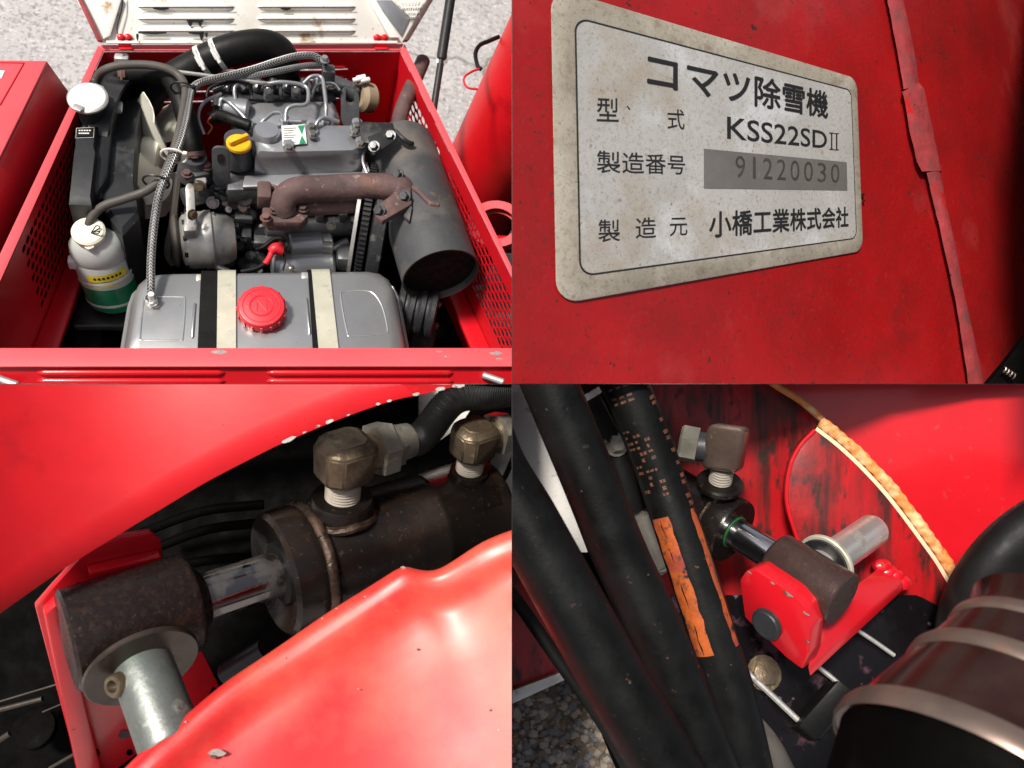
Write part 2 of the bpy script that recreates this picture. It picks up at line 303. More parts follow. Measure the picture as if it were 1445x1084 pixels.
        for iv in range(nv):
            v0, v1 = iv / nv, (iv + 1) / nv
            sh = (.5 / nu if stag and iv % 2 else 0)
            if sh:
                s.quad(f(0, v0), f(sh, v0), f(sh, v1), f(0, v1)); s.quad(f(1 - sh, v0), f(1, v0), f(1, v1), f(1 - sh, v1))
            for iu in range(nu - (1 if sh else 0)):
                u0, u1 = iu / nu + sh, (iu + 1) / nu + sh
                hl = hole((u0 + u1) / 2, (v0 + v1) / 2, fill * .5 / nu, fillv * .5 / nv); rc = rect(u0, u1, v0, v1)
                cs = [(u1, v1), None, (u0, v1), None, (u0, v0), None, (u1, v0), None]
                O = [s.v(f(*p)) for p in rc]; I = [s.v(f(*p)) for p in hl]; J = [s.v(f(*p) + thick) for p in hl]
                for k in range(8):
                    k2 = (k + 1) % 8
                    c = cs[k]
                    if c: s.face([O[k], s.v(f(*c)), O[k2], I[k2], I[k]])
                    else: s.face([O[k], O[k2], I[k2], I[k]])
                    s.face([I[k], I[k2], J[k2], J[k]])
        return s
    def done(s, name, m, parent=None, panel='', smooth=38, **props):
        bm = s.bm
        pn = PANEL if panel == '' else panel
        bmesh.ops.remove_doubles(bm, verts=bm.verts, dist=1e-6)
        if pn:
            for k, sg in enumerate(QUAD[pn]):
                ax = R @ V((1, 0, 0) if k == 0 else (0, 1, 0))
                no = -ax * sg                                  # outward
                pc = EYE - no * GAP
                if any((v.co - pc).dot(no) > 0 for v in bm.verts):
                    r = bmesh.ops.bisect_plane(bm, geom=list(bm.verts) + list(bm.edges) + list(bm.faces), plane_co=pc, plane_no=no, clear_outer=True)
                    es = [e for e in r['geom_cut'] if isinstance(e, bmesh.types.BMEdge) and e.is_valid and e.is_boundary]
                    if es:
                        try: bmesh.ops.holes_fill(bm, edges=es, sides=0)
                        except Exception: pass
        bmesh.ops.recalc_face_normals(bm, faces=bm.faces)
        lim = math.radians(smooth)
        for f in bm.faces: f.smooth = True
        for e in bm.edges:
            if len(e.link_faces) != 2 or e.calc_face_angle(0) > lim: e.smooth = False
        base = wloc(parent) if parent is not None else (props.pop('base', None))
        if base is None:
            zs = [v.co for v in bm.verts]
            base = V((sum(v.x for v in zs) / max(1, len(zs)), sum(v.y for v in zs) / max(1, len(zs)), min((v.z for v in zs), default=0)))
        props.pop('base', None)
        for v in bm.verts: v.co -= base
        me = bpy.data.meshes.new(name); bm.to_mesh(me); bm.free()
        me.materials.append(MATS[m])
        o = bpy.data.objects.new(name, me); S.collection.objects.link(o)
        if parent is not None: o.parent = parent
        else: o.location = base
        for k, v_ in props.items():
            o[{'cat': 'category'}.get(k, k)] = v_
        return o
def spline(pts, sub=8):
    if len(pts) < 3: return list(pts)
    out = []
    for i in range(len(pts) - 1):
        p0 = pts[i - 1] if i else pts[0] * 2 - pts[1]; p1, p2 = pts[i], pts[i + 1]; p3 = pts[i + 2] if i + 2 < len(pts) else pts[-1] * 2 - pts[-2]
        for k in range(sub):
            t = k / sub
            out.append(.5 * ((2 * p1) + (p2 - p0) * t + (2 * p0 - 5 * p1 + 4 * p2 - p3) * t * t + (3 * p1 - p0 - 3 * p2 + p3) * t ** 3))
    out.append(pts[-1]); return out
def rrect(c, ax, ay, w_, h_, r, n=5):
    out = []
    for q, (sx, sy) in enumerate(((1, 1), (-1, 1), (-1, -1), (1, -1))):
        for i in range(n + 1):
            a = math.pi / 2 * (q + i / n)
            out.append(c + ax * (sx * (w_ / 2 - r) + r * math.cos(a)) + ay * (sy * (h_ / 2 - r) + r * math.sin(a)))
    return out
def bolt(p, axis, r, h, parent, m='bolt', name='bolt', washer=True):
    b = B(); axis = axis.normalized()
    if washer: b.lathe(p, axis, [(0, r * 1.35), (h * .18, r * 1.35)], 14)
    b.hexa(p + axis * (h * .18 if washer else 0), axis, r, h * .8)
    return b.done(name, m, parent)
def cap_dome(p, axis, r, h, parent, m, name): return B().lathe(p, axis, [(0, r), (h * .5, r), (h * .85, r * .85), (h, r * .5)], 18).done(name, m, parent)
def clampband(pts_c, axis, r, w_, parent, name='hose_clamp', m='white_metal'):
    b = B(); axis = axis.normalized()
    b.lathe(pts_c - axis * w_ / 2, axis, [(0, r), (0.0008, r * 1.07), (w_ - .0008, r * 1.07), (w_, r)], 24, cap0=False, cap1=False)
    o = perp((EYE - pts_c) + UP * .3, axis)
    b.box(pts_c + o * r * 1.2, axis, axis.cross(o), o, w_ * 1.1, r * .7, r * .3, r * .05)
    b.cyl(pts_c + o * r * 1.25 - axis.cross(o) * r * .7, pts_c + o * r * 1.25 + axis.cross(o) * r * .6, r * .14, 10)
    return b.done(name, m, parent)
# ================================================================ the setting
PANEL = None
g = B(); g.grid([[V((x, y, 0)) for x in (-8, -2, 0, 2, 4, 8, 14)] for y in (-5, -2, 0, 2, 4, 8, 14)])
g.done('ground', 'asphalt', None, kind='structure', label='pale speckled asphalt yard', base=V((0, 0, 0)))
# the display frame: a thin upright and a thin cross panel part the four machine close-ups
d = B(); e = (R @ V((1, 0, 0))) * .0003
d.prism([D(722.5, -90, 1.38) - e, D(722.5, 1180, 1.38) - e, Z(722.5, 1180, .004) - e, Z(722.5, 542, .004) - e, Z(722.5, -90, .004) - e], e * 2)
d.done('divider_wall', 'dark_divider', None, kind='structure', label='thin dark upright sheet parting the close-ups')
d = B(); e = (R @ V((0, 1, 0))) * .0003
for xs in ((-90, 721.8), (723.2, 1530)):
    fr = {-90: 1.42, 721.8: 1.62, 723.2: 1.62, 1530: 1.95}; fe = .12
    d = B(); d.prism([D(xs[0], 542, fr[xs[0]]) - e, D(xs[1], 542, fr[xs[1]]) - e, D(xs[1], 542, fr[xs[1]] + fe) - e, D(xs[0], 542, fr[xs[0]] + fe) - e], e * 2)
    d.done('divider_shelf', 'dark_divider', None, kind='structure', label='thin dark cross sheet parting the close-ups')

# ================================================================ TOP LEFT: engine bay
PANEL = 'TL'
ZR = .80
def lerp(a, b, t): return a + (b - a) * t
# ---- red housing
hs = thing('engine_housing', 'open red engine housing with slotted side walls around the grey engine', 'housing', V((0, 0, 0)))
bl, br = Z(139, 63, ZR), Z(571, 62, ZR); bli, bri = Z(146, 71, ZR), Z(565, 71, ZR)
fl, fr_ = Z(-75, 517, ZR), Z(790, 517, ZR); fli, fri = Z(-42, 491, ZR), Z(771, 491, ZR)
TH = V((0, 0, -.004))
B().prism([bl, bli, fli, fl], TH, .001).done('side_rail', 'red_skylit', hs)
B().prism([br, fr_, fri, bri], TH, .001).done('side_rail', 'red_skylit', hs)
B().prism([bl + V((.003, 0, 0)), br - V((.003, 0, 0)), bri, bli], TH, .001).done('back_rail', 'red_skylit', hs)
B().prism([fl + V((.004, 0, 0)), fli, fri, fr_ - V((.004, 0, 0))], V((0, 0, -.0045)), .001).done('front_rail', 'red_skylit', hs)
def wall(a, b, z1, z2, thick, name, m='red', perf=None, parent=hs):
    """upright sheet under the line a-b from z1 to z2; perf = (u0,u1,v0,v1,nu,nv,fill,fillv)"""
    def f(u, v): p = lerp(a, b, u); return V((p.x, p.y, lerp(z1, z2, v)))
    o = B()
    if not perf:
        o.prism([f(0, 0), f(1, 0), f(1, 1), f(0, 1)], thick); return o.done(name, m, parent)
    cuts = perf if isinstance(perf, list) else [perf]
    us = sorted({0, 1} | {c[0] for c in cuts} | {c[1] for c in cuts}); v0, v1 = cuts[0][2], cuts[0][3]
    for ua, ub in zip(us, us[1:]):
        c = [c for c in cuts if c[0] <= ua and ub <= c[1]]
        if c:
            c = c[0]
            o.quad(f(ua, 0), f(ub, 0), f(ub, v0), f(ua, v0)); o.quad(f(ua, v1), f(ub, v1), f(ub, 1), f(ua, 1))
            o.perf(lambda u, v: f(lerp(ua, ub, u), lerp(v0, v1, v)), c[4], c[5], c[6], c[7], thick, c[8] if len(c) > 8 else True)
        else: o.quad(f(ua, 0), f(ub, 0), f(ub, 1), f(ua, 1))
    return o.done(name, m, parent)
wall(bli, fli, ZR - .0045, .42, V((-.0012, 0, 0)), 'side_wall', 'red', (.14, .70, .05, .56, 20, 9, .84, .62))
wall(bri, fri, ZR - .0045, .42, V((.0012, 0, 0)), 'side_wall', 'red', [(.08, .34, .10, .5, 9, 7, .86, .70), (.40, .94, .05, .56, 19, 9, .86, .74)])
wall(Z(132, 85, ZR), Z(-70, 510, ZR), ZR - .006, .30, V((-.002, 0, 0)), 'shade_liner', 'black_deep')  # added black liner that keeps the wall slots in shade
wall(bli, bri, ZR - .0045, .42, V((0, .004, 0)), 'back_wall', 'red', [(.12, .42, .10, .42, 1, 4, .94, .30, False), (.52, .82, .10, .42, 1, 4, .94, .30, False)])
for k in range(4):
    for u0, u1 in ((.135, .405), (.535, .805)):
        zz = ZR - .0045 - .3755 * (.10 + .32 * (k + .22) / 4); a, b = lerp(bli, bri, u0), lerp(bli, bri, u1)
        B().lathe(V((a.x, a.y - .001, zz)), V((b.x - a.x, b.y - a.y, 0)), [(0, .001), (.01, .0045), ((b - a).length - .01, .0045), ((b - a).length, .001)], 10).done('louvre', 'red', hs)
# front wall below its rail, with two pressed ribs
ff0, ff1 = Z(-75, 513, ZR - .005), Z(790, 513, ZR - .005)
B().prism([ff0, ff1, ff1 + V((0, -.075, -.10)), ff0 + V((0, -.075, -.10))], V((0, .003, 0))).done('front_wall', 'red_worn', hs)
wall(ff0 + V((0, -.074, 0)), ff1 + V((0, -.074, 0)), ZR - .105, .40, V((0, .003, 0)), 'front_skirt', 'red_worn')
for xa, xb in ((52, 318), (376, 640)):
    for yy in (526, 538):
        fn_ = (ff1 - ff0).cross(V((0, -.075, -.10))).normalized(); a, b = PL(xa, yy, ff0, fn_), PL(xb, yy, ff0, fn_)
        L_ = (b - a).length
        B().lathe(a, b - a, [(0, .001), (.006, .005), (.012, .007), (L_ - .012, .007), (L_ - .006, .005), (L_, .001)], 12).done('pressed_rib', 'red', hs)
for px, py in ((8, 538), (695, 534)):
    p = PL(px, py, ff0 + V((0, -.01, .006)), fn_)
    B().lathe(p, V((.9, -.45, .1)), [(-.02, .007), (.022, .007), (.024, .005)], 14).done('latch_pin', 'alu', hs)
for a, b, s in ((bli, fli, 1), (bri, fri, -1)):      # lower inner flange of the side walls
    q0, q1 = lerp(a, b, .2), lerp(a, b, 1)
    B().prism([V((q0.x + s * .001, q0.y, .56)), V((q1.x + s * .001, q1.y, .56)), V((q1.x + s * .05, q1.y, .56)), V((q0.x + s * .035, q0.y, .56))], V((0, 0, -.012)), .002).done('wall_flange', 'red_worn', hs)
# weld chips on the front rail
for px, py, w_ in ((310, 497, 26), (620, 496, 10), (700, 499, 22), (705, 507, 14), (630, 503, 8)):
    c = Z(px, py, ZR + .0006); pts = []
    for k in range(9):
        a = k * 2 * math.pi / 9; r = w_ * .0007 * random.uniform(.6, 1.1); pts.append(c + V((math.cos(a) * r, math.sin(a) * r * .35, 0)))
    B().prism(pts, V((0, 0, -.0008))).done('paint_chip', 'bare_chip', hs)
# dark belly plate
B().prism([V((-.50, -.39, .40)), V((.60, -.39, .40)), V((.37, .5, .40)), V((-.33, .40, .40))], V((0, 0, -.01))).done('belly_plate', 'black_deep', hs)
B().box(V((-.36, -.25, .42)), XX, YY, UP, .05, .3, .03, .002).done('floor_beam', 'black_paint', hs)

# ---- raised hood, pale inside
hd = thing('hood', 'raised hood with rusty cream inside and slotted louvres, hinged behind the engine', 'hood', lerp(bl, br, .5))
ha, hb = Z(140, 60, ZR + .012), Z(571, 60, ZR + .012)
hx = (hb - ha).normalized(); hu = perp(V((0, 1.3, 1)), hx); hn = hx.cross(hu)     # hn faces away from the camera
if hn.y < 0: hn = -hn
def H(px, py): return PL(px, py, ha, hn)
pts = [H(141, 60), H(570, 60), H(612, -12), H(655, -90), H(60, -90), H(102, -12)]
B().prism(pts, hn * .003, .0008).done('hood_sheet', 'cream_paint', hd)
def hoodstrip(p, m, name, dp=.012, off=.001): return B().prism([H(*q) - hn * off for q in p], -hn * dp, .0012).done(name, m, hd)
hoodstrip([(138, 60), (145, 60), (109, -12), (62, -90), (56, -90), (104, -12)], 'red_edge', 'hood_rim', .014)
hoodstrip([(567, 60), (574, 60), (617, -12), (662, -90), (648, -90), (609, -12)], 'rust_pipe', 'hood_rim', .022)
hoodstrip([(150, 62.5), (560, 62.5), (560, 58.5), (150, 58.5)], 'cream_paint', 'hood_lip', .006)
hoodstrip([(146, 57), (156, 52), (172, 0), (160, -20)], 'cream_paint', 'hood_stiffener', .01)
hoodstrip([(520, 3), (527, 0), (562, 55), (548, 55)], 'cream_paint', 'hood_stiffener', .012)
hoodstrip([(529, 1), (552, 1), (578, 26), (566, 52)], 'engine_silver', 'corner_gusset', .004)
for y0, y1 in ((7, 12), (24, 29), (41, 46)):
    for x0, x1 in ((194, 331), (362, 502)):
        a, b = H(x0, (y0 + y1) / 2), H(x1, (y0 + y1) / 2); L_ = (b - a).length
        o = B().lathe(a, b - a, [(0, .001), (.008, .006), (.016, .0085), (L_ - .016, .0085), (L_ - .008, .006), (L_, .001)], 12).done('louvre', 'cream_paint', hd)
        B().prism([H(x0 + 2, y1 + 1.0) - hn * .0092, H(x1 - 2, y1 + 1.0) - hn * .0092, H(x1 - 2, y1 - .3) - hn * .0092, H(x0 + 2, y1 - .3) - hn * .0092], -hn * .0006).done('slot', 'tar', o)
for px, py, wd, ln in ((227, 14, 22, 3), (268, 32, 7, 8), (282, 32, 6, 8), (275, 31.5, 24, 2.5), (284, 49, 6, 11), (277, 48.5, 22, 2.5), (194, 51, 3.5, 10), (402, 14, 14, 3), (291, 49, 3.5, 7), (215, 48.5, 40, 2)):
    pts = [H(px - wd / 2, py - 1) - hn * .0112, H(px + wd / 2, py - 1) - hn * .0112, H(px + wd / 2, py + ln * .4) - hn * .0112, H(px + wd * .15, py + ln) - hn * .0112, H(px - wd * .2, py + ln * .8) - hn * .0112, H(px - wd / 2, py + ln * .3) - hn * .0112]
    B().prism(pts, -hn * .0006).done('tar_drip', 'tar', hd)
# slotted corner of the hood
def hp(u, v):
    a = lerp(V((553, 0, 0)), V((600, -3, 0)), u); b = lerp(V((576, 26, 0)), V((583, 27, 0)), u); q = lerp(a, b, v); return H(q.x, q.y) - hn * .016
B().perf(hp, 7, 4, .74, .74, hn * .002).done('slotted_corner', 'cream_paint', hd)
B().tube([H(174, -5) - hn * .01, H(172, 15) - hn * .012, H(166, 38) - hn * .012, H(166, 50) - hn * .01], .0012, 6).done('rubber_cord', 'rubber', hd)
# hinges
for px, py, lab in ((176, 57, 'rear hinge with two bolts at the radiator corner of the hood'), (537, 57, 'rear hinge with two bolts at the muffler corner of the hood')):
    t = thing('hinge', 'red ' + lab, 'hinge', Z(px, py + 6, ZR), 'hood hinges')
    B().prism([H(px - 11, py - 6) - hn * .0015, H(px + 11, py - 6) - hn * .0015, H(px + 9, py + 5) - hn * .0015, H(px - 9, py + 5) - hn * .0015], -hn * .004, .001).done('hinge_leaf', 'red_worn', t)
    a, b = Z(px - 9, py + 6, ZR + .008), Z(px + 9, py + 6, ZR + .008)
    B().cyl(a, b, .006, 14).done('hinge_barrel', 'red_worn', t)
    B().prism([Z(px - 9, py + 7, ZR + .003), Z(px + 10, py + 7, ZR + .003), Z(px + 11, py + 14, ZR + .003), Z(px - 8, py + 14, ZR + .003)], V((0, 0, .003)), .001).done('hinge_leaf', 'red_worn', t)
    B().prism([Z(px - 8, py + 14, ZR + .003), Z(px + 11, py + 14, ZR + .003), Z(px + 11, py + 14, ZR - .03), Z(px - 8, py + 14, ZR - .03)], V((0, -.003, 0)), .001).done('hinge_flap', 'rust_pipe', t)
    for k in (-5, 5): bolt(H(px + k, py - 3) - hn * .0055, -hn, .006, .005, t, 'red_worn')
# stay strut
st = thing('hood_strut', 'black hood stay strut beside the slotted wall', 'strut', Z(606, 195, .72))
sa, sb = Z(606, 193, .74), H(612, -30) + V((.05, 0, 0)); sm = sa.lerp(sb, .5)
B().cyl(sa, sm, .0085, 14, bev=.001).done('strut_tube', 'black_paint', st)
B().cyl(sm - (sb - sa) * .02, sb, .0125, 16, bev=.002).done('strut_sleeve', 'black_paint', st)
B().box(sm, (sb - sa), XX, YY, .012, .03, .03, .003).done('strut_collar', 'alu', st)

# ---- neighbouring red machine body on the left
nb = thing('machine_cover', 'red sheet steel machine cover standing beside the slotted housing wall', 'cover', V((-.75, .1, 0)))
zt = .83
c0, c1, c2, c3 = Z(67, 85, zt), Z(-3, 228, zt), Z(-150, 228, zt), Z(-110, 83, zt)
ins = lerp(c0, c1, .0)
B().prism([c0, c1, c2, c3], V((0, 0, -.012)), .004).done('top_panel', 'red_skylit', nb)
s0, s1 = Z(66, 86, zt - .005), Z(-4, 228, zt - .005)
q0 = Z(103, 138, .755); q1 = s1 + (q0 - s0)
B().prism([s0, s1 + (s1 - s0) * 1.6, q1 + (s1 - s0) * 1.6, q0], V((-.006, 0, -.002)), .001).done('side_panel', 'red', nb)
b_ = q0 + V((0, 0, -.6))
B().prism([q0, q1 + (s1 - s0) * 1.6, q1 + (s1 - s0) * 1.6 + V((0, 0, -.6)), q0 + V((0, 0, -.6))], V((-.006, 0, 0))).done('lower_panel', 'red', nb)
sq = [Z(-60, 88, zt), Z(34, 89.5, zt), Z(0, 149, zt), Z(-70, 150, zt)]
B().tube([p + UP * .0005 for p in sq[:3]], .0016, 6, 1).done('panel_seam', 'red', nb)
B().prism([Z(-20, 98, zt + .0006), Z(7, 100, zt + .0006), Z(2, 111, zt + .0006), Z(-22, 111, zt + .0006)], V((0, 0, .0006))).done('sticker', 'label_white', nb)

# ---- red discharge chute on the right
ch = thing('discharge_chute', 'tall rounded red chute standing on the asphalt beside the housing', 'chute', V((.85, .45, 0)))
axA, axB = Z(712, 205, .60), Z(803, 25, 1.02)
ax = (axB - axA).normalized()
B().lathe(axA - ax * .5, ax, [(0, .135), (.5, .13), ((axB - axA).length + .5, .125), ((axB - axA).length + .9, .122)], 48).done('chute_barrel', 'red_gloss', ch)
p0 = axA + C(-.6, .1, .75) * .129
B().tube([p0 + ax * .05 + C(-.3, 0, 1) * .004, p0 + ax * .6 + C(-.3, 0, 1) * .004], .003, 6, 1).done('seam', 'red', ch)
rc = Z(700, 322, .55)
B().lathe(rc, (UP + C(-.2, 0, .2) * .3), [(0, .05), (.0, .075), (.02, .075), (.02, .05)], 32, cap0=False, cap1=False).done('flange_ring', 'red_skylit', ch)
B().box(Z(712, 345, .5), XX, YY, UP, .14, .03, .04, .004).done('support_bar', 'red', ch)
B().box(Z(700, 195, .5) + V((.02, .02, 0)), V((1, .6, 0)), V((-.6, 1, 0)), UP, .10, .05, .06, .004).done('support_bar', 'red', ch)
cb = thing('cable', 'thin black and red cable looping from the red chute', 'cable', Z(660, 110, .8))
B().tube([Z(704, 52, .9), Z(690, 58, .9), Z(677, 64, .9), Z(671, 76, .9), Z(674, 93, .9), Z(679, 98, .9)], .0052, 8).done('cable_sleeve', 'rubber', cb)
B().tube([Z(679, 97, .9), Z(668, 100, .9), Z(656, 108, .9), Z(655, 117, .9), Z(661, 124, .9), Z(674, 126, .9)], .0028, 8).done('red_lead', 'cap_red', cb)

# ---- radiator, shroud and fan
rd = thing('radiator', 'dusty black radiator with silver filler cap on its top tank', 'radiator', Z(130, 250, .42))
zt = .775
top = [(146, 87), (170, 84), (178, 92), (168, 140), (158, 180), (152, 250), (137, 272), (98, 268), (104, 215), (110, 180), (114, 160), (128, 118)]
P_ = [Z(x, y, zt) for x, y in top]; cen = sum(P_, V()) / len(P_)
B().loft([[p.lerp(cen, .10) for p in P_], [p.lerp(cen, .03) - UP * .004 for p in P_], [p - UP * .012 for p in P_], [p.lerp(cen, -.02) - UP * .30 for p in P_]][::-1]).done('radiator_body', 'black_plastic', rd)
t2 = [(106, 178), (137, 174), (133, 205), (136, 215), (128, 285), (96, 284), (103, 215), (105, 205)]
P2 = [Z(x, y, zt + .018) for x, y in t2]; c2_ = sum(P2, V()) / len(P2)
B().loft([[p.lerp(c2_, .12) for p in P2], [p - UP * .01 for p in P2], [p - UP * .09 for p in P2]][::-1]).done('side_tank', 'black_plastic', rd)
B().prism([Z(109, 182, zt + .0192), Z(132, 181, zt + .0192), Z(131, 192, zt + .0192), Z(108, 193, zt + .0192)], UP * .0005).done('tank_label', 'tar', rd)
for k, (x0, x1, y) in enumerate(((111, 129, 184.5), (111, 126, 188.5))):
    for j in range(5):
        xa = lerp(x0, x1, j / 5)
        B().prism([Z(xa, y - 1, zt + .0200), Z(xa + 2.6, y - 1, zt + .0200), Z(xa + 2.6, y + .6, zt + .0200), Z(xa, y + .6, zt + .0200)], UP * .0003).done('label_print', 'label_white', rd)
for pts in (((108, 181), (133, 180), (132, 194), (107, 195), (108, 181)),):
    B().tube([Z(x, y, zt + .0195) for x, y in pts], .0006, 5, 1).done('label_border', 'label_white', rd)
c = Z(125, 142, .828)
nk = B().lathe(c - UP * .07, UP, [(0, .024), (.06, .024), (.07, .024)], 28).done('filler_neck', 'black_plastic', rd)
nrm = (UP + C(0, -.1, .3) * .25).normalized()
cp = B().lathe(c + nrm * .004, nrm, [(0, .036), (.001, .0395), (.005, .0395), (.0075, .036)], 36).done('radiator_cap', 'alu', rd)
B().lathe(c + nrm * .0110, nrm, [(0, .0355), (.001, .035), (.002, .031), (.0025, 0)], 36).done('cap_top', 'white_metal', cp)
for a in (-2.0, 1.1):
    dd = V((math.cos(a), math.sin(a), 0)); B().box(c + nrm * .008 + dd * .036, dd, nrm.cross(dd), nrm, .018, .022, .008, .003).done('cap_tab', 'alu', cp)
B().tube([Z(142, 137, .79), Z(138, 125, .79), Z(134, 118, .795), Z(136, 108, .81)], .006, 10).done('overflow_spout', 'rubber', rd)
B().box(Z(162, 151, .785), XX, YY, UP, .03, .028, .014, .004).done('tap_fitting', 'alu', rd)
B().box(Z(172, 84, .80), XX, YY, UP, .03, .02, .02, .005).done('wing_nut', 'alu', rd)
B().cyl(Z(172, 88, .775), Z(177, 79, .81), .006, 10).done('stud', 'bolt', rd)
sh = thing('fan_shroud', 'black plastic fan shroud behind the radiator with a round fan opening', 'shroud', Z(170, 300, .42))
FC = Z(211, 218, .650); FX = V((.97, -.22, 0)).normalized(); FR = .150
px_ = FX
Yl = FX.cross(UP)
hub = []
def fring(dx, r): return [FC + px_ * dx + (UP * math.cos(a) * r + Yl * math.sin(a) * r) for a in [2 * math.pi * k / 40 for k in range(40)]]
ro = [fring(-.085, .160), fring(-.045, .160), fring(-.043, .156), fring(-.045, .151), fring(-.085, .149)]
B().loft(ro, False, False).done('shroud_ring', 'black_plastic', sh)
sp = [(160, 146), (183, 136), (203, 130), (200, 145), (192, 180), (188, 262), (196, 305), (172, 330), (141, 285), (152, 200)]
P3 = [Z(x, y, .755) for x, y in sp]; c3_ = sum(P3, V()) / len(P3)
B().loft([[p.lerp(c3_, .08) for p in P3], [p - UP * .008 for p in P3], [p.lerp(c3_, -.02) - UP * .30 for p in P3]][::-1]).done('shroud_body', 'black_plastic', sh)
B().tube([Z(153, 200, .758), Z(148, 240, .758), Z(141, 282, .758)], .003, 6).done('seam', 'black_paint', sh)
fn = thing('cooling_fan', 'cream plastic cooling fan inside the black shroud', 'fan', FC)
B().lathe(FC - FX * .02, FX, [(0, .035), (.02, .045), (.045, .045), (.05, .03)], 28).done('hub', 'fan_cream', fn)
for k in range(5):
    a = math.radians(2 + 72 * k); rd_ = UP * math.cos(a) + Yl * math.sin(a); tg = FX.cross(rd_)
    rows = []
    for i in range(7):
        r = .035 + (FR * .97 - .035) * i / 6; wd = .036 + .034 * math.sin(math.pi * min(1, i / 6 * .7 + .2)); tw = .95 - .45 * i / 6
        dv = tg * math.cos(tw) + FX * math.sin(tw)
        rows.append([FC + px_ * .012 + rd_ * r + dv * (wd * (j / 4 - .5) * 2) + FX * (.008 * math.sin(math.pi * j / 4)) for j in range(5)])
    B().grid(rows, FX * .003).done('blade', 'fan_cream', fn)
bt = thing('fan_belt', 'dark ribbed fan belt running down to the alternator', 'belt', Z(245, 330, .5))
bp = [Z(252, 248, .62), Z(248, 280, .62), Z(243, 320, .62), Z(238, 345, .60), Z(238, 362, .57), Z(245, 372, .55)]
B().tube(bp, .009, 8, 6).done('belt_run', 'rubber_grey', bt)
B().tube([p + V((.03, .05, 0)) for p in bp[:4]], .008, 8, 6).done('belt_run', 'rubber', bt)

# ---- hoses
h = thing('radiator_hose', 'thick black radiator hose bending from the radiator to the engine', 'hose', Z(250, 180, .8))
pts = [Z(168, 107, .785), Z(188, 104, .80), Z(215, 103, .815), Z(236, 108, .82), Z(250, 126, .82), Z(258, 150, .81), Z(266, 180, .79), Z(272, 205, .77), Z(275, 222, .75)]
B().tube(pts, .0215, 18).done('hose_body', 'rubber', h)
clampband(Z(174, 106, .79), XX, .0222, .014, h, m='rust_pipe')
clampband(Z(274, 217, .756), pts[-1] - pts[-2], .0222, .013, h, m='rust_pipe')
h = thing('overflow_hose', 'thin grey brown hose arching from radiator cap to coolant bottle', 'hose', Z(200, 280, .75))
B().tube([Z(134, 117, .80), Z(140, 105, .82), Z(152, 97, .84), Z(175, 92, .85), Z(210, 92, .855), Z(238, 98, .855), Z(255, 110, .85), Z(262, 128, .85), Z(259, 155, .85), Z(252, 190, .845), Z(242, 222, .835), Z(228, 252, .82), Z(205, 270, .80), Z(175, 281, .785), Z(148, 290, .775), Z(133, 302, .76), Z(126, 315, .745), Z(124, 327, .725)], .0088, 12).done('hose_body', 'rubber_grey', h)
clampband(Z(135, 114, .805), Z(140, 105, .82) - Z(134, 117, .80), .009, .008, h, m='engine_dark')
def braid(name, pts, r, label):
    """chevron steel braid: two crossing families of raised strands over a dark core"""
    t = thing(name, label, 'hose', pts[0])
    B().tube(pts, r * .93, 12, 8).done('core', 'tar', t)
    P = spline(pts, 8); n = len(P)
    L_ = [0]
    for a, b in zip(P, P[1:]): L_.append(L_[-1] + (b - a).length)
    fr = []; x = None
    for i in range(n):
        tt = (P[min(i + 1, n - 1)] - P[max(i - 1, 0)]).normalized(); x = perp(x or UP, tt); fr.append((P[i], x, tt.cross(x)))
    step = r * .85; cnt = int(L_[-1] / step)
    def at(s):
        s = min(max(s, 0), L_[-1] * .9999); i = 0
        lo, hi = 0, n - 1
        while hi - lo > 1:
            m_ = (lo + hi) // 2
            if L_[m_] <= s: lo = m_
            else: hi = m_
        f = (s - L_[lo]) / max(1e-9, L_[hi] - L_[lo]); return fr[lo][0].lerp(fr[hi][0], f), fr[lo][1].lerp(fr[hi][1], f).normalized(), fr[lo][2].lerp(fr[hi][2], f).normalized()
    o = B(); NA = 8
    for k in range(cnt):
        for j in range(NA):
            sgn = 1 if j % 2 else -1
            a0 = 2 * math.pi * j / NA; a1 = 2 * math.pi * (j + 1) / NA
            q = []
            for (aa, ds) in ((a0 + .05, -sgn * r * .35), (a1 - .05, sgn * r * .35)):
                for off in (-.22, .22):
                    p, xx, yy = at(k * step + ds + off * step * 1.25)
                    q.append(p + (xx * math.cos(aa) + yy * math.sin(aa)) * r)
            am = (a0 + a1) / 2; p, xx, yy = at(k * step); mid = p + (xx * math.cos(am) + yy * math.sin(am)) * r * 1.08
            vs = [o.v(q[0]), o.v(q[2]), o.v(q[3]), o.v(q[1])]; m_ = o.v(mid)
            for i in range(4): o.face([vs[i], vs[(i + 1) % 4], m_])
    o.done('steel_braid', 'braid_steel', t, kind='stuff')
    return t
bh = braid('braided_hose', [Z(213, 424, .722), Z(213, 405, .735), Z(213, 375, .75), Z(215, 340, .77), Z(219, 305, .79), Z(226, 270, .815), Z(240, 235, .835), Z(254, 200, .845), Z(262, 170, .85), Z(266, 145, .85), Z(270, 128, .85), Z(280, 118, .85), Z(300, 112, .845), Z(330, 105, .84), Z(360, 97, .84), Z(390, 87, .845), Z(415, 80, .85), Z(438, 78, .85), Z(450, 83, .845), Z(457, 92, .83)], .0078, 'long steel braided fuel hose from the fuel tank up over the engine')
for px, py, z in ((213, 423, .726),): clampband(Z(px, py, z), UP, .0105, .011, bh)
cyl = B().lathe(Z(215, 428, .712), UP, [(0, .011), (.004, .011), (.004, .006), (.03, .006)], 16).done('tank_spigot', 'white_metal', bh)
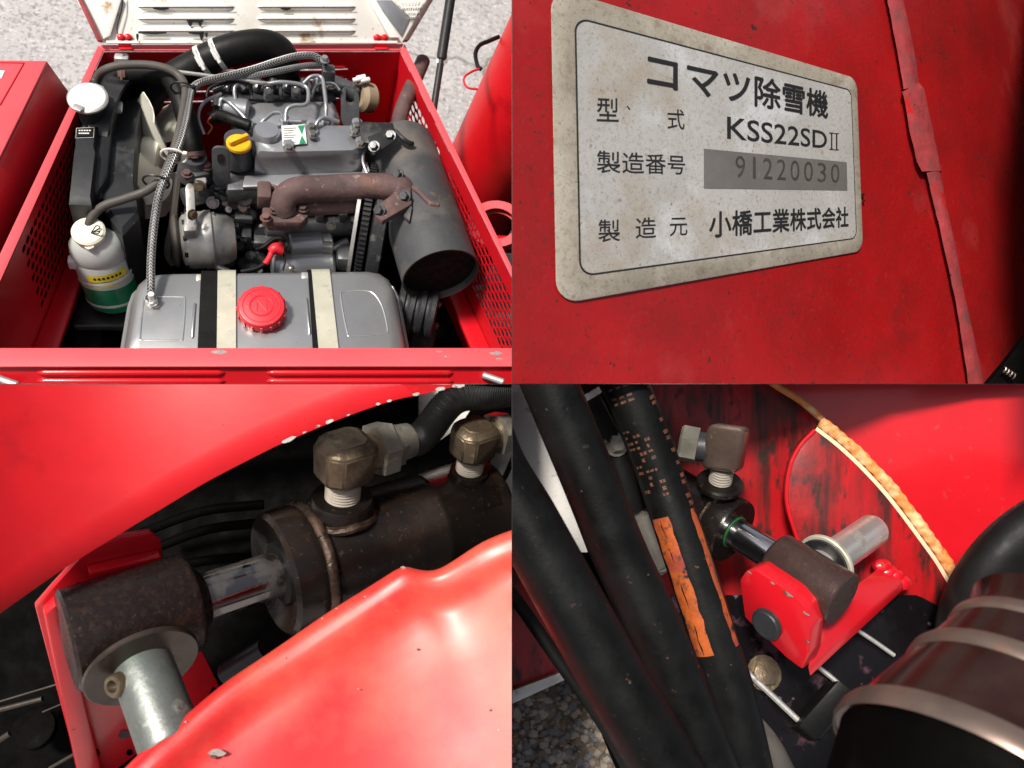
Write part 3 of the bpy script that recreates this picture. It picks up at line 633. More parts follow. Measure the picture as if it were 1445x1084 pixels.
bh = braid('braided_hose', [Z(300, 125, .80), Z(330, 113, .82), Z(360, 107, .83), Z(390, 101, .835), Z(420, 95, .835), Z(445, 92, .83), Z(458, 93, .825)], .0068, 'short steel braided hose lying under the long braided one')
clampband(Z(456, 85, .84), Z(457, 95, .82) - Z(450, 83, .845), .010, .010, bh, m='engine_dark')
for (px, py, z, dx) in ((258, 123, .855, XX), (220, 254, .825, V((1, -.4, 0))), (245, 217, .845, V((1, -.3, 0)))):
    t = thing('cable_tie', {258: 'black cable tie round the hoses near the radiator', 220: 'dark cable tie round the hoses above the coolant bottle', 245: 'yellowed cable tie round the hoses beside the fan'}[px], 'cable tie', Z(px, py, z))
    ax_ = perp(dx, UP)
    c = Z(px, py, z); t_ax = (Z(px - 6, py + 20, z) - c).normalized()
    o = perp(dx, t_ax); n_ = t_ax.cross(o); n_ = n_ if n_.z > 0 else -n_
    rr = [c - n_ * .006 + o * math.cos(a) * .025 + n_ * math.sin(a) * .018 for a in [2 * math.pi * k / 20 for k in range(20)]]
    B().tube(rr + [rr[0]], .0024, 6, 1).done('strap', 'fan_cream' if px == 245 else 'tar', t)
    B().box(c + o * .022 + n_ * .006, o, t_ax, n_, .008, .008, .006, .001).done('tie_head', 'fan_cream' if px == 245 else 'tar', t)
ah = thing('air_intake_hose', 'fat black air intake hose arching behind the engine with two silver clamps', 'hose', Z(330, 80, .8))
ap = [Z(205, 150, .70), Z(218, 128, .74), Z(245, 108, .78), Z(270, 95, .80), Z(292, 84, .82), Z(315, 74, .835), Z(345, 66, .845), Z(375, 64, .845), Z(395, 74, .83), Z(402, 92, .80), Z(400, 112, .76)]
B().tube(ap, .031, 22, rad=lambda t: .029 + .006 * min(1, t * 2)).done('hose_body', 'rubber', ah)
for i in (4, 5):
    p = ap[i].lerp(ap[4], .3) if i == 5 else ap[4].lerp(ap[3], .25)
    clampband(p, ap[5] - ap[3], .0335, .012, ah)
# ---- coolant bottle
cbn = thing('coolant_bottle', 'translucent coolant bottle half full of green liquid with yellow label', 'bottle', Z(160, 432, .50))
ta, tb = Z(131, 332, .72), Z(163, 428, .53); bx = (tb - ta).normalized(); Lb = (tb - ta).length
xd_ = C(1, .2, 0)
lv = .56 * Lb
B().lathe(ta, bx, [(-.005, .026), (.004, .040), (.016, .050), (.035, .0535), (.052, .0535), (.056, .0515), (.060, .0535), (lv, .0535)], 40, xd_, .8).done('bottle_body', 'bottle', cbn)
B().lathe(ta, bx, [(lv, .0533), (lv + .01, .0533), (Lb - .03, .0533), (Lb - .01, .049), (Lb, .040)], 40, xd_, .8).done('coolant', 'coolant', cbn)
B().lathe(ta, bx, [(lv - .002, .0540), (lv + .002, .0545), (lv + .006, .0540)], 40, xd_, .8, cap0=False, cap1=False).done('mould_seam', 'bottle', cbn)
B().lathe(ta, bx, [(Lb - .034, .0540), (Lb - .030, .0545), (Lb - .026, .0535)], 40, xd_, .8, cap0=False, cap1=False).done('mould_seam', 'bottle', cbn)
nn = (UP + C(0, -.1, .4) * .35).normalized()
cc_ = Z(125, 327, .738)
cpb = B().lathe(cc_ - nn * .012, nn, [(0, .030), (.006, .032), (.014, .032), (.018, .028), (.019, .0)], 36).done('bottle_cap', 'bottle_cap', cbn)
tg_ = Z(127, 350, .722) - Z(125, 327, .738)
B().prism([cc_ + C(-1, 0, .1) * .014 + tg_ * .55, cc_ + C(1, 0, .1) * .014 + tg_ * .55, cc_ + C(1, 0, .1) * .010 + tg_ * 1.05, cc_ + C(0, 0, .1) * .004 + tg_ * 1.2, cc_ + C(-1, 0, .1) * .010 + tg_ * 1.05], nn * .006, .0015).done('cap_tab', 'bottle_cap', cpb)
for k in (-1, 1):
    c = cc_ + C(.35, -.15, .3) * .012
    B().tube([c, Z(136, 323 + 4 * k, .755), Z(141, 324 + 3 * k, .752), Z(137, 327 + 3 * k, .75), c], .0012, 5).done('wire_clip', 'tar', cpb)
# label and retaining band, wrapped round the front of the bottle
def wrap(a0, a1, t0, t1, skew, lift, n=14):
    x = perp(xd_, bx); y = bx.cross(x); cz = perp(EYE - ta, bx); base = math.atan2(cz.dot(y), cz.dot(x))
    rows = []
    for t in (t0, t1):
        rows.append([ta + bx * (t + skew * (a0 + (a1 - a0) * k / n)) + x * math.cos(base + a0 + (a1 - a0) * k / n) * (.0535 + lift) + y * math.sin(base + a0 + (a1 - a0) * k / n) * (.0535 * .8 + lift) for k in range(n + 1)])
    return rows
sk = .004
lb = B().grid(wrap(-.75, .8, .070, .088, sk, .0012)).done('warning_label', 'label_yellow', cbn)
for k in range(7):
    a = -.5 + k * .16; B().grid(wrap(a, a + .10, .0755, .0815, sk, .0016, 3)).done('label_print', 'tar', lb)
B().grid(wrap(-1.5, 1.5, .0905, .0985, sk, .0016)).done('retaining_band', 'label_white', cbn)
B().grid(wrap(-.3, .9, .1005, .1035, sk, .0014)).done('label_line', 'label_yellow', cbn)
B().box(Z(104, 370, .66), XX, YY, UP, .02, .02, .026, .004).done('band_clip', 'label_white', cbn)
B().box(Z(150, 440, .50), XX, YY, UP, .12, .09, .02, .003).done('bottle_shelf', 'black_paint', cbn)

# ---- fuel tank
ft = thing('fuel_tank', 'grey steel fuel tank with embossed pads and red filler cap, held by two straps', 'fuel tank', Z(372, 470, .46))
ZT = .712
outl = [(228, 396), (522, 391), (538, 394), (551, 403), (559, 418), (574, 500), (574, 530), (174, 530), (174, 500), (186, 428), (192, 412), (203, 402), (214, 398)]
O_ = [Z(x, y, .675) for x, y in outl]
for p in O_: p.y = max(p.y, ff0.y + .012)
oc = sum(O_, V()) / len(O_)
def inset(k, z): 
    out = []
    for p in O_:
        q = V((p.x + (oc.x - p.x) * k * .5, p.y + (oc.y - p.y) * k, z)); out.append(q)
    return out
B().loft([inset(.02, .48), inset(0, .50), inset(0, .662), inset(.02, .685), inset(.06, .700), inset(.14, .708), inset(.25, ZT)]).done('tank_shell', 'tank_metal', ft, smooth=60)
B().tube([p + V((0, 0, -.018)) for p in inset(-.045, .68)] + [inset(-.045, .68)[0] - V((0, 0, .018))], .0045, 8, 1).done('seam_flange', 'tank_metal', ft)
def ztop(px, py):
    return Z(px, py, ZT + .0005)
def pad(pts, name='embossed_pad'):
    P = [ztop(*p) for p in pts]; P = P + [P[0]]
    B().tube([p - UP * .0013 for p in P], .0022, 8, 5).done(name, 'tank_metal', ft)
pad([(207, 419), (255, 419), (261, 425), (258, 474), (252, 480), (204, 480), (198, 474), (203, 424)])
pad([(486, 411), (514, 410), (528, 415), (540, 434), (547, 465), (541, 471), (497, 474), (490, 468), (481, 418)])
for a, b in (((275, 427), (271, 478)), ((432, 420), (437, 473))):
    a_, b2 = ztop(*a), ztop(*b); L_ = (b2 - a_).length
    B().lathe(a_, b2 - a_, [(0, .0005), (.004, .0035), (L_ - .004, .0035), (L_, .0005)], 10).done('embossed_bar', 'tank_metal', ft)
# straps over the tank
def strap(xl0, xl1, xr0, xr1, lift, m, name, par):
    def prof(px0, px1):
        X0, X1 = Z(px0, 385, .690).x, Z(px1, 491, .712).x; X0b = (X0 - O_[0].x) / (O_[1].x - O_[0].x); yb = lerp(O_[0].y, O_[1].y, X0b) + .003; yf = ff0.y + .010
        out = []
        for k, z in ((-.03, .56), (-.03, .655), (-.02, .672), (.015, .690), (.05, .7025), (.13, .7105), (.25, .7135), (1.0, .7135), (1.6, .7135), (2.8, .7135)):
            y = max(yf, yb + (oc.y - yb) * k); f = (y - yb) / (Z(px1, 491, .712).y - yb); out.append(V((lerp(X0, X1, f), y, z + lift)))
        return out
    B().grid([prof(xl0, xl1), prof(xr0, xr1)], V((0, 0, -.0016))).done(name, m, par)
s1_ = thing('tank_strap', 'black and zinc strap over the fuel tank beside the braided hose', 'strap', Z(310, 440, ZT), 'fuel tank straps')
strap(285, 279, 308, 306, .003, 'rubber', 'rubber_strip', s1_); strap(308, 306, 333, 333, .0045, 'zinc', 'metal_strip', s1_)
s2_ = thing('tank_strap', 'zinc strap with black edge over the fuel tank near the muffler', 'strap', Z(450, 440, ZT), 'fuel tank straps')
strap(433, 441, 442, 450, .003, 'rubber', 'rubber_strip', s2_); strap(438, 449, 463, 477, .0048, 'zinc', 'metal_strip', s2_)
B().box(Z(431, 392, .705), XX, YY, UP, .018, .018, .018, .003).done('strap_clip', 'alu', s2_)
B().box(Z(281, 395, .705), XX, YY, UP, .012, .016, .018, .003).done('strap_clip', 'zinc', s1_)
# filler cap
kc = Z(370, 442, ZT)
nc = (UP + C(0, -.2, .3) * .22).normalized()
B().lathe(kc - UP * .012, UP, [(0, .046), (.012, .046), (.016, .043), (.024, .043)], 40).done('filler_neck', 'zinc', ft)
cp = B().lathe(kc, nc, [(.006, .044), (.008, .0465), (.028, .0465), (.0325, .0435), (.0335, .040), (.0335, .0)], 48).done('filler_cap', 'cap_red', ft)
x_ = perp(XX, nc); y_ = nc.cross(x_)
for k in range(16):
    a = 2 * math.pi * k / 16; dd = x_ * math.cos(a) + y_ * math.sin(a)
    B().box(kc + nc * .018 + dd * .0468, dd, nc.cross(dd), nc, .004, .0055, .018, .001).done('grip_rib', 'cap_red', cp)
for r in (.036, .023, .021):
    rr = [kc + nc * .0335 + (x_ * math.cos(a) + y_ * math.sin(a)) * r for a in [2 * math.pi * k / 40 for k in range(40)]]
    B().tube(rr + [rr[0]], .0009, 6, 1).done('moulded_ring', 'cap_red', cp)
for pts in (((-.008, -.012), (-.008, .012)), ((-.008, .012), (.010, -.012)), ((.010, -.012), (.010, .012))):
    B().tube([kc + nc * .0335 + x_ * a + y_ * b for a, b in pts], .0011, 6, 1).done('moulded_mark', 'cap_red', cp)
for k in range(7):
    a = math.pi * (.25 + .5 * k / 6); B().box(kc + nc * .0336 + x_ * math.cos(a) * .029 + y_ * math.sin(a) * .029, x_ * math.cos(a) + y_ * math.sin(a), nc.cross(x_ * math.cos(a) + y_ * math.sin(a)), nc, .005, .0025, .0012).done('moulded_letter', 'cap_red', cp)

# ---- engine
en = thing('diesel_engine', 'small grey three cylinder diesel engine in the middle of the red housing', 'engine', Z(400, 380, .42))
def poly(pts, z): return [Z(x, y, z) for x, y in pts]
# block and head
P = poly([(300, 212), (512, 205), (518, 262), (296, 268)], .70)
B().loft([[p - UP * .26 for p in P], [p - UP * .10 for p in P], P]).done('engine_block', 'cast_dark', en)
P = poly([(322, 196), (512, 186), (522, 262), (320, 268)], .725); pc = sum(P, V()) / 4
B().prism([p - UP * .05 for p in P], UP * .05, .006).done('cylinder_head', 'engine_dark', en)
# rocker cover
T_ = poly([(358, 184), (440, 176), (506, 176), (514, 190), (514, 208), (500, 213), (383, 216), (362, 214)], .795)
tc_ = sum(T_, V()) / len(T_)
def grow(P, c, k, dz): return [V((c.x + (p.x - c.x) * k, c.y + (p.y - c.y) * k, p.z + dz)) for p in P]
rkc = B().loft([grow(T_, tc_, 1.09, -.080), grow(T_, tc_, 1.09, -.072), grow(T_, tc_, 1.03, -.070), grow(T_, tc_, 1.02, -.018), grow(T_, tc_, .985, -.006), grow(T_, tc_, .93, 0)]).done('rocker_cover', 'engine_silver', en, smooth=50)
for px, py in ((441, 192), (500, 189), (407, 211), (508, 206), (503, 180), (440, 181)):
    B().lathe(Z(px, py, .785), UP, [(0, .012), (.018, .012), (.019, .009)], 18).done('bolt_boss', 'engine_silver', rkc)
    bolt(Z(px, py - 1, .805), UP, .0085, .009, rkc)
# filler neck, oil cap, breather
c = Z(336, 228, .735)
B().lathe(c, UP, [(0, .034), (.03, .031), (.055, .028), (.068, .028)], 28).done('oil_filler_neck', 'engine_dark', en)
c = Z(337, 206, .80)
oc_ = B().lathe(c, UP, [(0, .023), (.002, .026), (.009, .026), (.012, .023), (.0125, .0)], 32).done('oil_cap', 'yellow', en)
B().box(c + UP * .017, V((.8, .6, 0)), V((-.6, .8, 0)), UP, .047, .010, .014, .003).done('grip', 'yellow', oc_)
c = Z(376, 205, .765)
B().lathe(c, UP, [(0, .034), (.01, .034), (.012, .029), (.040, .0285), (.046, .025), (.047, .0)], 32).done('breather_dome', 'engine_silver', en)
P = poly([(352, 200), (392, 192), (400, 206), (384, 214), (356, 216)], .772)
B().prism(P, UP * .008, .002).done('breather_flange', 'engine_dark', en)
# rating plate on the cover
q = [(397, 178), (430, 176), (433, 203), (399, 206)]
zz = .8005
npn = B().prism(poly(q, zz), UP * .001).done('rating_plate', 'label_white', en)
B().prism(poly([(420, 177.5), (430, 176.8), (426, 190)], zz + .0016), UP * .0004).done('rating_mark', 'label_green', npn)
B().prism(poly([(426, 191), (432, 202), (422, 203.5)], zz + .0016), UP * .0004).done('rating_mark', 'label_green', npn)
for k in range(7):
    y0 = 181 + k * 3.3
    B().prism(poly([(400.5, y0), (417.5 - (k % 3) * 3, y0 - .7), (417.5 - (k % 3) * 3, y0 + .2), (400.5, y0 + .9)], zz + .0014), UP * .0003).done('rating_print', 'serial_grey', npn)
# intake manifold and rear castings
P = poly([(326, 152), (360, 142), (474, 140), (482, 160), (474, 178), (400, 182), (345, 182), (330, 172)], .775); pc = sum(P, V()) / len(P)
B().loft([grow(P, pc, 1.0, -.08), grow(P, pc, 1.0, -.02), grow(P, pc, .93, -.004), grow(P, pc, .82, 0)]).done('intake_manifold', 'engine_silver', en, smooth=60)
B().cyl(Z(312, 153, .775), Z(352, 160, .775), .030, 24, bev=.006).done('injection_pump', 'engine_silver', en)
P = poly([(300, 118), (470, 112), (476, 142), (300, 148)], .755)
B().prism([p - UP * .06 for p in P], UP * .06, .008).done('rear_gallery', 'cast_dark', en)
for k in range(7):
    x = 322 + k * 21
    B().cyl(Z(x, 128, .765), Z(x + 1, 113, .775), .013, 14, bev=.002).done('pump_element', 'engine_dark' if k % 2 else 'engine_silver', en)
    B().tube([Z(x, 128, .78), Z(x + 4, 118, .80), Z(x + 10, 120, .80), Z(x + 12, 140, .785)], .0045, 8).done('fuel_pipe', 'engine_dark', en)
for px, py in ((379, 128), (418, 127)):
    a = Z(px, py + 16, .775); b2 = Z(px, py - 6, .825)
    B().prism(rrect(a.lerp(b2, .5), XX, (b2 - a).normalized(), .022, .055, .009), V((0, .006, 0)), .001).done('lifting_tab', 'engine_dark', en)
    bolt(b2.lerp(a, .2) + V((0, -.001, 0)), V((0, -.8, .5)), .007, .006, en)
# injection pipes
for pts in ([(403, 172, .80), (405, 155, .815), (415, 149, .82), (430, 148, .82), (435, 140, .82), (431, 122, .825), (400, 116, .83), (378, 118, .825)],
            [(460, 172, .80), (460, 150, .82), (458, 130, .825), (454, 110, .83), (440, 108, .83), (428, 118, .82)],
            [(362, 180, .79), (372, 170, .805), (385, 160, .81), (396, 160, .81), (402, 170, .80), (425, 172, .80)],
            [(443, 182, .80), (450, 170, .81), (460, 166, .81), (478, 172, .80)],
            [(310, 150, .80), (313, 140, .81), (325, 146, .805), (345, 166, .80), (347, 176, .79)],
            [(345, 125, .81), (337, 118, .82), (331, 125, .815), (333, 142, .80), (340, 152, .79)]):
    B().tube([Z(*p) for p in pts], .0046, 10).done('injection_pipe', 'engine_silver', en)
for px, py in ((403, 174), (460, 174), (362, 176)): bolt(Z(px, py, .79), UP, .011, .014, en, 'engine_silver', 'union_nut')
B().tube([Z(238, 100, .84), Z(300, 108, .83), Z(361, 116, .82), (Z(378, 118, .815))], .0045, 8).done('stay_rod', 'alu', en)
# rear left elbow and its clips
B().tube([Z(296, 168, .78), Z(310, 163, .79), Z(330, 170, .80), Z(352, 178, .80)], .013, 12).done('breather_hose', 'rubber', en)
B().tube([Z(298, 165, .80), Z(293, 172, .79), Z(299, 180, .78), Z(293, 190, .77)], .002, 6).done('copper_wire', 'orange_print', en)
# right end: filter drum, lifting eye, union block
B().cyl(Z(506, 136, .75), Z(528, 140, .735), .036, 28, bev=.010).done('filter_drum', 'filter_beige', en)
B().cyl(Z(465, 118, .76), Z(506, 134, .75), .024, 20, bev=.004).done('filter_head', 'engine_dark', en)
a, b2 = Z(494, 178, .76), Z(494, 122, .825); u_ = (b2 - a).normalized()
le = B(); o_ = rrect(a.lerp(b2, .45), XX, u_, .042, (b2 - a).length, .02); i_ = rrect(a.lerp(b2, .78), XX, u_, .020, .042, .009)
A1 = [le.v(p) for p in o_]; A2 = [le.v(p) for p in i_]; A3 = [le.v(p + V((0, .008, 0))) for p in o_]; A4 = [le.v(p + V((0, .008, 0))) for p in i_]
n_ = len(o_)
for k in range(n_):
    j = (k + 1) % n_
    le.face([A1[k], A1[j], A2[j], A2[k]]); le.face([A3[j], A3[k], A4[k], A4[j]]); le.face([A1[k], A3[k], A3[j], A1[j]]); le.face([A2[j], A4[j], A4[k], A2[k]])
le.done('lifting_eye', 'engine_dark', en)
B().box(Z(463, 108, .81), XX, YY, UP, .03, .03, .05, .005).done('banjo_union', 'engine_dark', en)
bolt(Z(466, 122, .80), UP, .009, .009, en); bolt(Z(458, 86, .855), UP, .008, .012, en, 'engine_silver')
for px, py in ((510, 109), (516, 113), (505, 112)): B().cyl(Z(px - 7, py + 2, .79), Z(px + 6, py - 1, .795), .006, 10, bev=.001).done('terminal', 'white_metal', en)
# thermostat housing on the left end
B().lathe(Z(276, 246, .705), UP, [(0, .040), (.02, .036), (.03, .030), (.052, .026)], 24).done('thermostat_housing', 'engine_dark', en)
P = poly([(258, 236), (292, 228), (300, 240), (296, 252), (262, 258)], .725)
B().prism(P, UP * .014, .004).done('thermostat_flange', 'engine_dark', en)
for px, py in ((292, 236), (264, 246)): bolt(Z(px, py, .742), UP, .009, .009, en, 'rust_pipe')
B().cyl(Z(280, 262, .70), Z(283, 254, .73), .014, 12, bev=.002).done('sensor', 'alu', en)
bolt(Z(281, 264, .72), (EYE - Z(281, 264, .72)), .011, .014, en, 'fitting')
a, b2 = Z(313, 262, .72), Z(311, 208, .81); u_ = (b2 - a).normalized()
B().prism(rrect(a.lerp(b2, .5), XX, u_, .036, (b2 - a).length, .014), V((0, .006, 0)), .001).done('front_lifting_tab', 'engine_dark', en)
B().prism(rrect(a.lerp(b2, .72) - V((0, .002, 0)), XX, u_, .014, .022, .006), V((0, .0015, 0))).done('tab_slot', 'tar', en)
B().cyl(Z(258, 280, .67), Z(310, 268, .67), .022, 18, bev=.004).done('water_pump_arm', 'engine_dark', en)
# greebled block side
for k, (px, py, z, r, l, m) in enumerate(((345, 275, .69, .020, .04, 'engine_dark'), (330, 285, .66, .014, .03, 'cast_dark'), (352, 300, .64, .016, .03, 'engine_dark'), (372, 322, .60, .022, .05, 'cast_dark'), (340, 320, .60, .018, .03, 'engine_dark'), (326, 310, .62, .011, .03, 'engine_silver'), (356, 340, .57, .016, .03, 'cast_dark'), (338, 345, .56, .012, .02, 'engine_dark'), (322, 340, .56, .02, .02, 'cast_dark'), (318, 285, .66, .008, .02, 'bolt'), (325, 270, .70, .009, .02, 'bolt'), (350, 282, .685, .007, .02, 'bolt'), (363, 360, .54, .02, .04, 'engine_dark'), (345, 368, .52, .016, .03, 'cast_dark'), (322, 365, .52, .018, .03, 'cast_dark'))):
    p = Z(px, py, z); B().cyl(p + V((0, .03, -.02)), p + V((0, -l * .4, .004)), r, 16, bev=r * .2).done('casting_boss', m, en)
for (px, py, z, sx, sz) in ((335, 262, .70, .07, .03), (340, 295, .645, .08, .04), (360, 315, .60, .09, .03), (335, 330, .585, .10, .03), (345, 355, .545, .10, .03)):
    B().box(Z(px, py, z) + V((0, .03, 0)), XX, YY, UP, sx, .05, sz, .006).done('casting_rib', 'cast_dark', en)
B().cyl(Z(372, 322, .60), Z(508, 318, .60), .026, 20, bev=.006).done('side_gallery', 'engine_dark', en)
for k in range(4): B().box(Z(385 + k * 33, 312, .63) + V((0, .02, 0)), XX, YY, UP, .02, .04, .04, .006).done('casting_rib', 'engine_dark', en)
# the many small bolts, plugs and lugs of the block side
rg_ = random.Random(11)
for k in range(46):
    px, py = rg_.uniform(300, 508), rg_.uniform(262, 384)
    if 378 < px < 480 and 262 < py < 318: continue
    if 380 < px and py > 330: continue
    z = .705 - (py - 262) / 122 * .17; p = Z(px, py, z); r = rg_.uniform(.005, .011)
    if k % 3: bolt(p + V((0, .004, 0)), V((rg_.uniform(-.2, .2), -.8, .5)), r, r * 1.1, en, rg_.choice(('engine_dark', 'bolt', 'engine_silver')), 'block_bolt')
    else: B().box(p + V((0, .02, 0)), XX, YY, UP, r * rg_.uniform(2, 5), .05, r * rg_.uniform(1.5, 3), .003).done('block_lug', rg_.choice(('engine_dark', 'cast_dark')), en)
for k in range(9): bolt(Z(366 + k * 18, 253 - k * .5, .722), V((0, -.3, 1)), .0065, .008, en, 'engine_dark', 'cover_bolt')
for pts in ([(300, 150, .80), (292, 135, .81), (300, 122, .82), (330, 116, .825), (352, 118, .82)], [(288, 190, .78), (280, 165, .80), (288, 145, .81), (312, 132, .815)],
            [(480, 128, .82), (470, 118, .825), (448, 120, .82), (440, 135, .81)], [(520, 200, .79), (512, 225, .78), (520, 250, .77)],
            [(300, 300, .66), (310, 320, .63), (330, 332, .60), (352, 340, .585), (372, 348, .58)], [(300, 268, .72), (322, 276, .70), (345, 272, .70), (362, 262, .715)]):
    B().tube([Z(*p) for p in pts], .0036, 8).done('thin_pipe', rg_.choice(('engine_dark', 'rubber', 'engine_silver')), en)
B().prism(poly([(345, 252), (520, 246), (524, 262), (342, 268)], .724), UP * .010, .003).done('head_ledge', 'engine_silver', en)
# starter motor
B().cyl(Z(408, 347, .585), Z(455, 345, .585), .030, 28, bev=.004).done('solenoid', 'engine_silver', en)
B().cyl(Z(452, 345, .585), Z(468, 344, .585), .025, 20, bev=.003).done('solenoid_end', 'alu', en)
B().box(Z(462, 348, .60), XX, YY, UP, .022, .02, .02, .003).done('solenoid_lug', 'alu', en)
B().cyl(Z(402, 347, .585), Z(410, 347, .585), .022, 12).done('solenoid_cap', 'engine_dark', en)
B().cyl(Z(383, 376, .545), Z(470, 372, .545), .040, 30, bev=.006).done('starter_motor', 'engine_silver', en)
B().box(Z(488, 362, .57), XX, YY, UP, .05, .06, .05, .012).done('starter_flange', 'engine_dark', en)
B().tube([Z(469, 352, .585), Z(480, 345, .59), Z(492, 340, .60)], .010, 10).done('casting_web', 'engine_dark', en)
bolt(Z(411, 378, .588), UP, .006, .005, en)
for px, py in ((404, 352), (401, 340)): bolt(Z(px, py, .60), C(-.6, 0, .8), .006, .014, en, 'fitting')
rt = thing('battery_lead', 'red rubber boot and black cable on the starter motor terminal', 'cable', Z(385, 360, .58))
B().tube([Z(396, 352, .61), Z(388, 351, .615), Z(382, 356, .61)], .014, 14, rad=lambda t: .010 + .006 * (1 - t)).done('terminal_boot', 'cap_red', rt)
B().tube([Z(384, 355, .61), Z(380, 364, .605), Z(374, 373, .60)], .007, 12).done('red_sleeve', 'cap_red', rt)
B().tube([Z(375, 372, .60), Z(362, 379, .595), Z(340, 384, .59)], .0065, 10).done('cable_core', 'rubber', rt)
B().tube([Z(400, 358, .60), Z(402, 370, .60), Z(399, 382, .59)], .0022, 8).done('thin_wire', 'rubber', rt)
B().tube([Z(402, 338, .61), Z(388, 337, .61), Z(372, 348, .60), Z(362, 352, .59)], .005, 8).done('wire_loop', 'rubber', rt)
# bell housing plate and flywheel
fw = Z(521, 322, .62); fx = V((.97, -.18, 0)).normalized()
B().lathe(fw - fx * .035, fx, [(0, .15), (.008, .15)], 48).done('bell_plate', 'alu', en)
B().lathe(fw - fx * .02, fx, [(0, .145), (.002, .152), (.018, .152), (.02, .145)], 64).done('ring_gear', 'tar', en)
B().lathe(fw + fx * .004, fx, [(0, .145), (.004, .158), (.030, .158), (.034, .15), (.034, .10), (.02, .09)], 64, cap1=True).done('flywheel', 'cast_dark', en)
gt = B(); gy = fx.cross(UP)
for k in range(90):
    a = 2 * math.pi * k / 90; dd = UP * math.cos(a) + gy * math.sin(a)
    gt.box(fw - fx * .011 + dd * .153, fx, dd, fx.cross(dd), .016, .009, .005)
gt.done('gear_teeth', 'black_paint', en, kind='stuff')
# alternator
al = thing('alternator', 'grey alternator with belt pulley on the front of the engine', 'alternator', Z(270, 370, .50))
ap_ = Z(242, 340, .60); aq = Z(312, 338, .60); aa = (aq - ap_).normalized()
B().lathe(ap_, aa, [(0, .045), (.006, .058), (.012, .058), (.016, .045), (.022, .045), (.026, .052)], 36).done('pulley', 'rubber_grey', al)
B().lathe(ap_ + aa * .02, aa, [(0, .048), (.008, .060), (.020, .064), (.048, .064), (.052, .066), (.066, .066), (.070, .060), (.10, .056), (.115, .045), (.118, .02)], 40).done('body', 'alu', al)
for k in range(10):
    a = 2 * math.pi * k / 10; x2 = perp(UP, aa); y2 = aa.cross(x2); dd = x2 * math.cos(a) + y2 * math.sin(a)
    B().box(ap_ + aa * .029 + dd * .0605, aa, aa.cross(dd), dd, .008, .012, .004, .001).done('cooling_slot', 'tar', al)
B().box(ap_ + aa * .045 + V((0, -.02, .065)), aa, YY, UP, .028, .045, .03, .006).done('mounting_ear', 'alu', al)
a, b2 = Z(270, 315, .68), Z(268, 268, .72)
B().prism(rrect(a.lerp(b2, .5), aa, (b2 - a).normalized(), .018, (b2 - a).length + .02, .008), V((0, .006, 0)), .001).done('adjuster_arm', 'alu', al)
bolt(Z(271, 303, .70), V((.6, -.6, .4)), .009, .010, al, 'fitting')
B().tube([Z(290, 362, .57), Z(300, 372, .57), Z(314, 380, .565), Z(330, 388, .56)], .008, 10).done('stay_tube', 'alu', al)
# ---- exhaust manifold
ex = thing('exhaust_manifold', 'rusty brown exhaust manifold bolted to the engine side', 'exhaust', Z(450, 290, .70))
B().tube([Z(402, 300, .715), Z(400, 287, .735), Z(408, 274, .75), Z(425, 268, .757), Z(460, 266, .758), Z(500, 264, .768), Z(535, 263, .782), Z(562, 266, .79), Z(572, 272, .785)], .028, 22, rad=lambda t: .0275 + .002 * math.sin(t * 3)).done('manifold_pipe', 'rust_pipe', ex)
B().cyl(Z(425, 292, .715), Z(512, 286, .715), .022, 20, bev=.006).done('lower_runner', 'rust_pipe', ex)
P = poly([(370, 262), (383, 259), (392, 268), (432, 285), (436, 304), (426, 314), (380, 314), (370, 306)], .722)
B().prism([p - UP * .03 for p in P], UP * .03, .006).done('inlet_flange', 'rust_pipe', ex)
B().box(Z(373, 275, .735), XX, YY, UP, .03, .05, .04, .006).done('end_block', 'rust_pipe', ex)
for px, py in ((387, 297), (427, 295), (374, 266), (375, 308), (385, 268)): bolt(Z(px, py, .728), UP, .009, .010, ex, 'rust_pipe')
fa = poly([(566, 240), (580, 250), (582, 286), (540, 310), (530, 302), (536, 285), (556, 270), (562, 258)], .815)
B().prism([p - UP * .02 for p in fa], UP * .016, .003).done('outlet_flange', 'rust_pipe', ex)
for px, py in ((562, 246), (536, 297), (572, 277)): bolt(Z(px, py, .813), C(-.3, -.1, 1), .010, .014, ex, 'engine_dark')
# ---- muffler
mf = thing('muffler', 'big dark grey cylindrical muffler with open cut end beside the fuel tank', 'muffler', Z(610, 400, .60))
ma, mb = Z(562, 203, .725), Z(622, 388, .725); mx = (mb - ma).normalized(); Lm = (mb - ma).length
B().lathe(ma, mx, [(-.012, .03), (-.010, .06), (0, .074), (.012, .083), (.03, .085), (Lm, .087), (Lm + .002, .087), (Lm + .002, .0835), (Lm - .018, .083)], 56, cap1=False).done('muffler_shell', 'muffler', mf)
B().lathe(ma, mx, [(Lm - .02, .0831), (Lm - .015, .0831), (Lm - .0145, 0)], 48).done('end_plate', 'soot', mf)
B().tube([Z(564, 190, .755), Z(563, 176, .765), Z(566, 160, .775), Z(574, 138, .77), Z(583, 118, .755), Z(591, 100, .745), Z(597, 86, .74)], .0185, 20).done('tail_pipe', 'rust_pipe', mf)
B().tube([Z(565, 196, .75), Z(563, 182, .762)], .021, 20, 1).done('pipe_collar', 'muffler', mf)
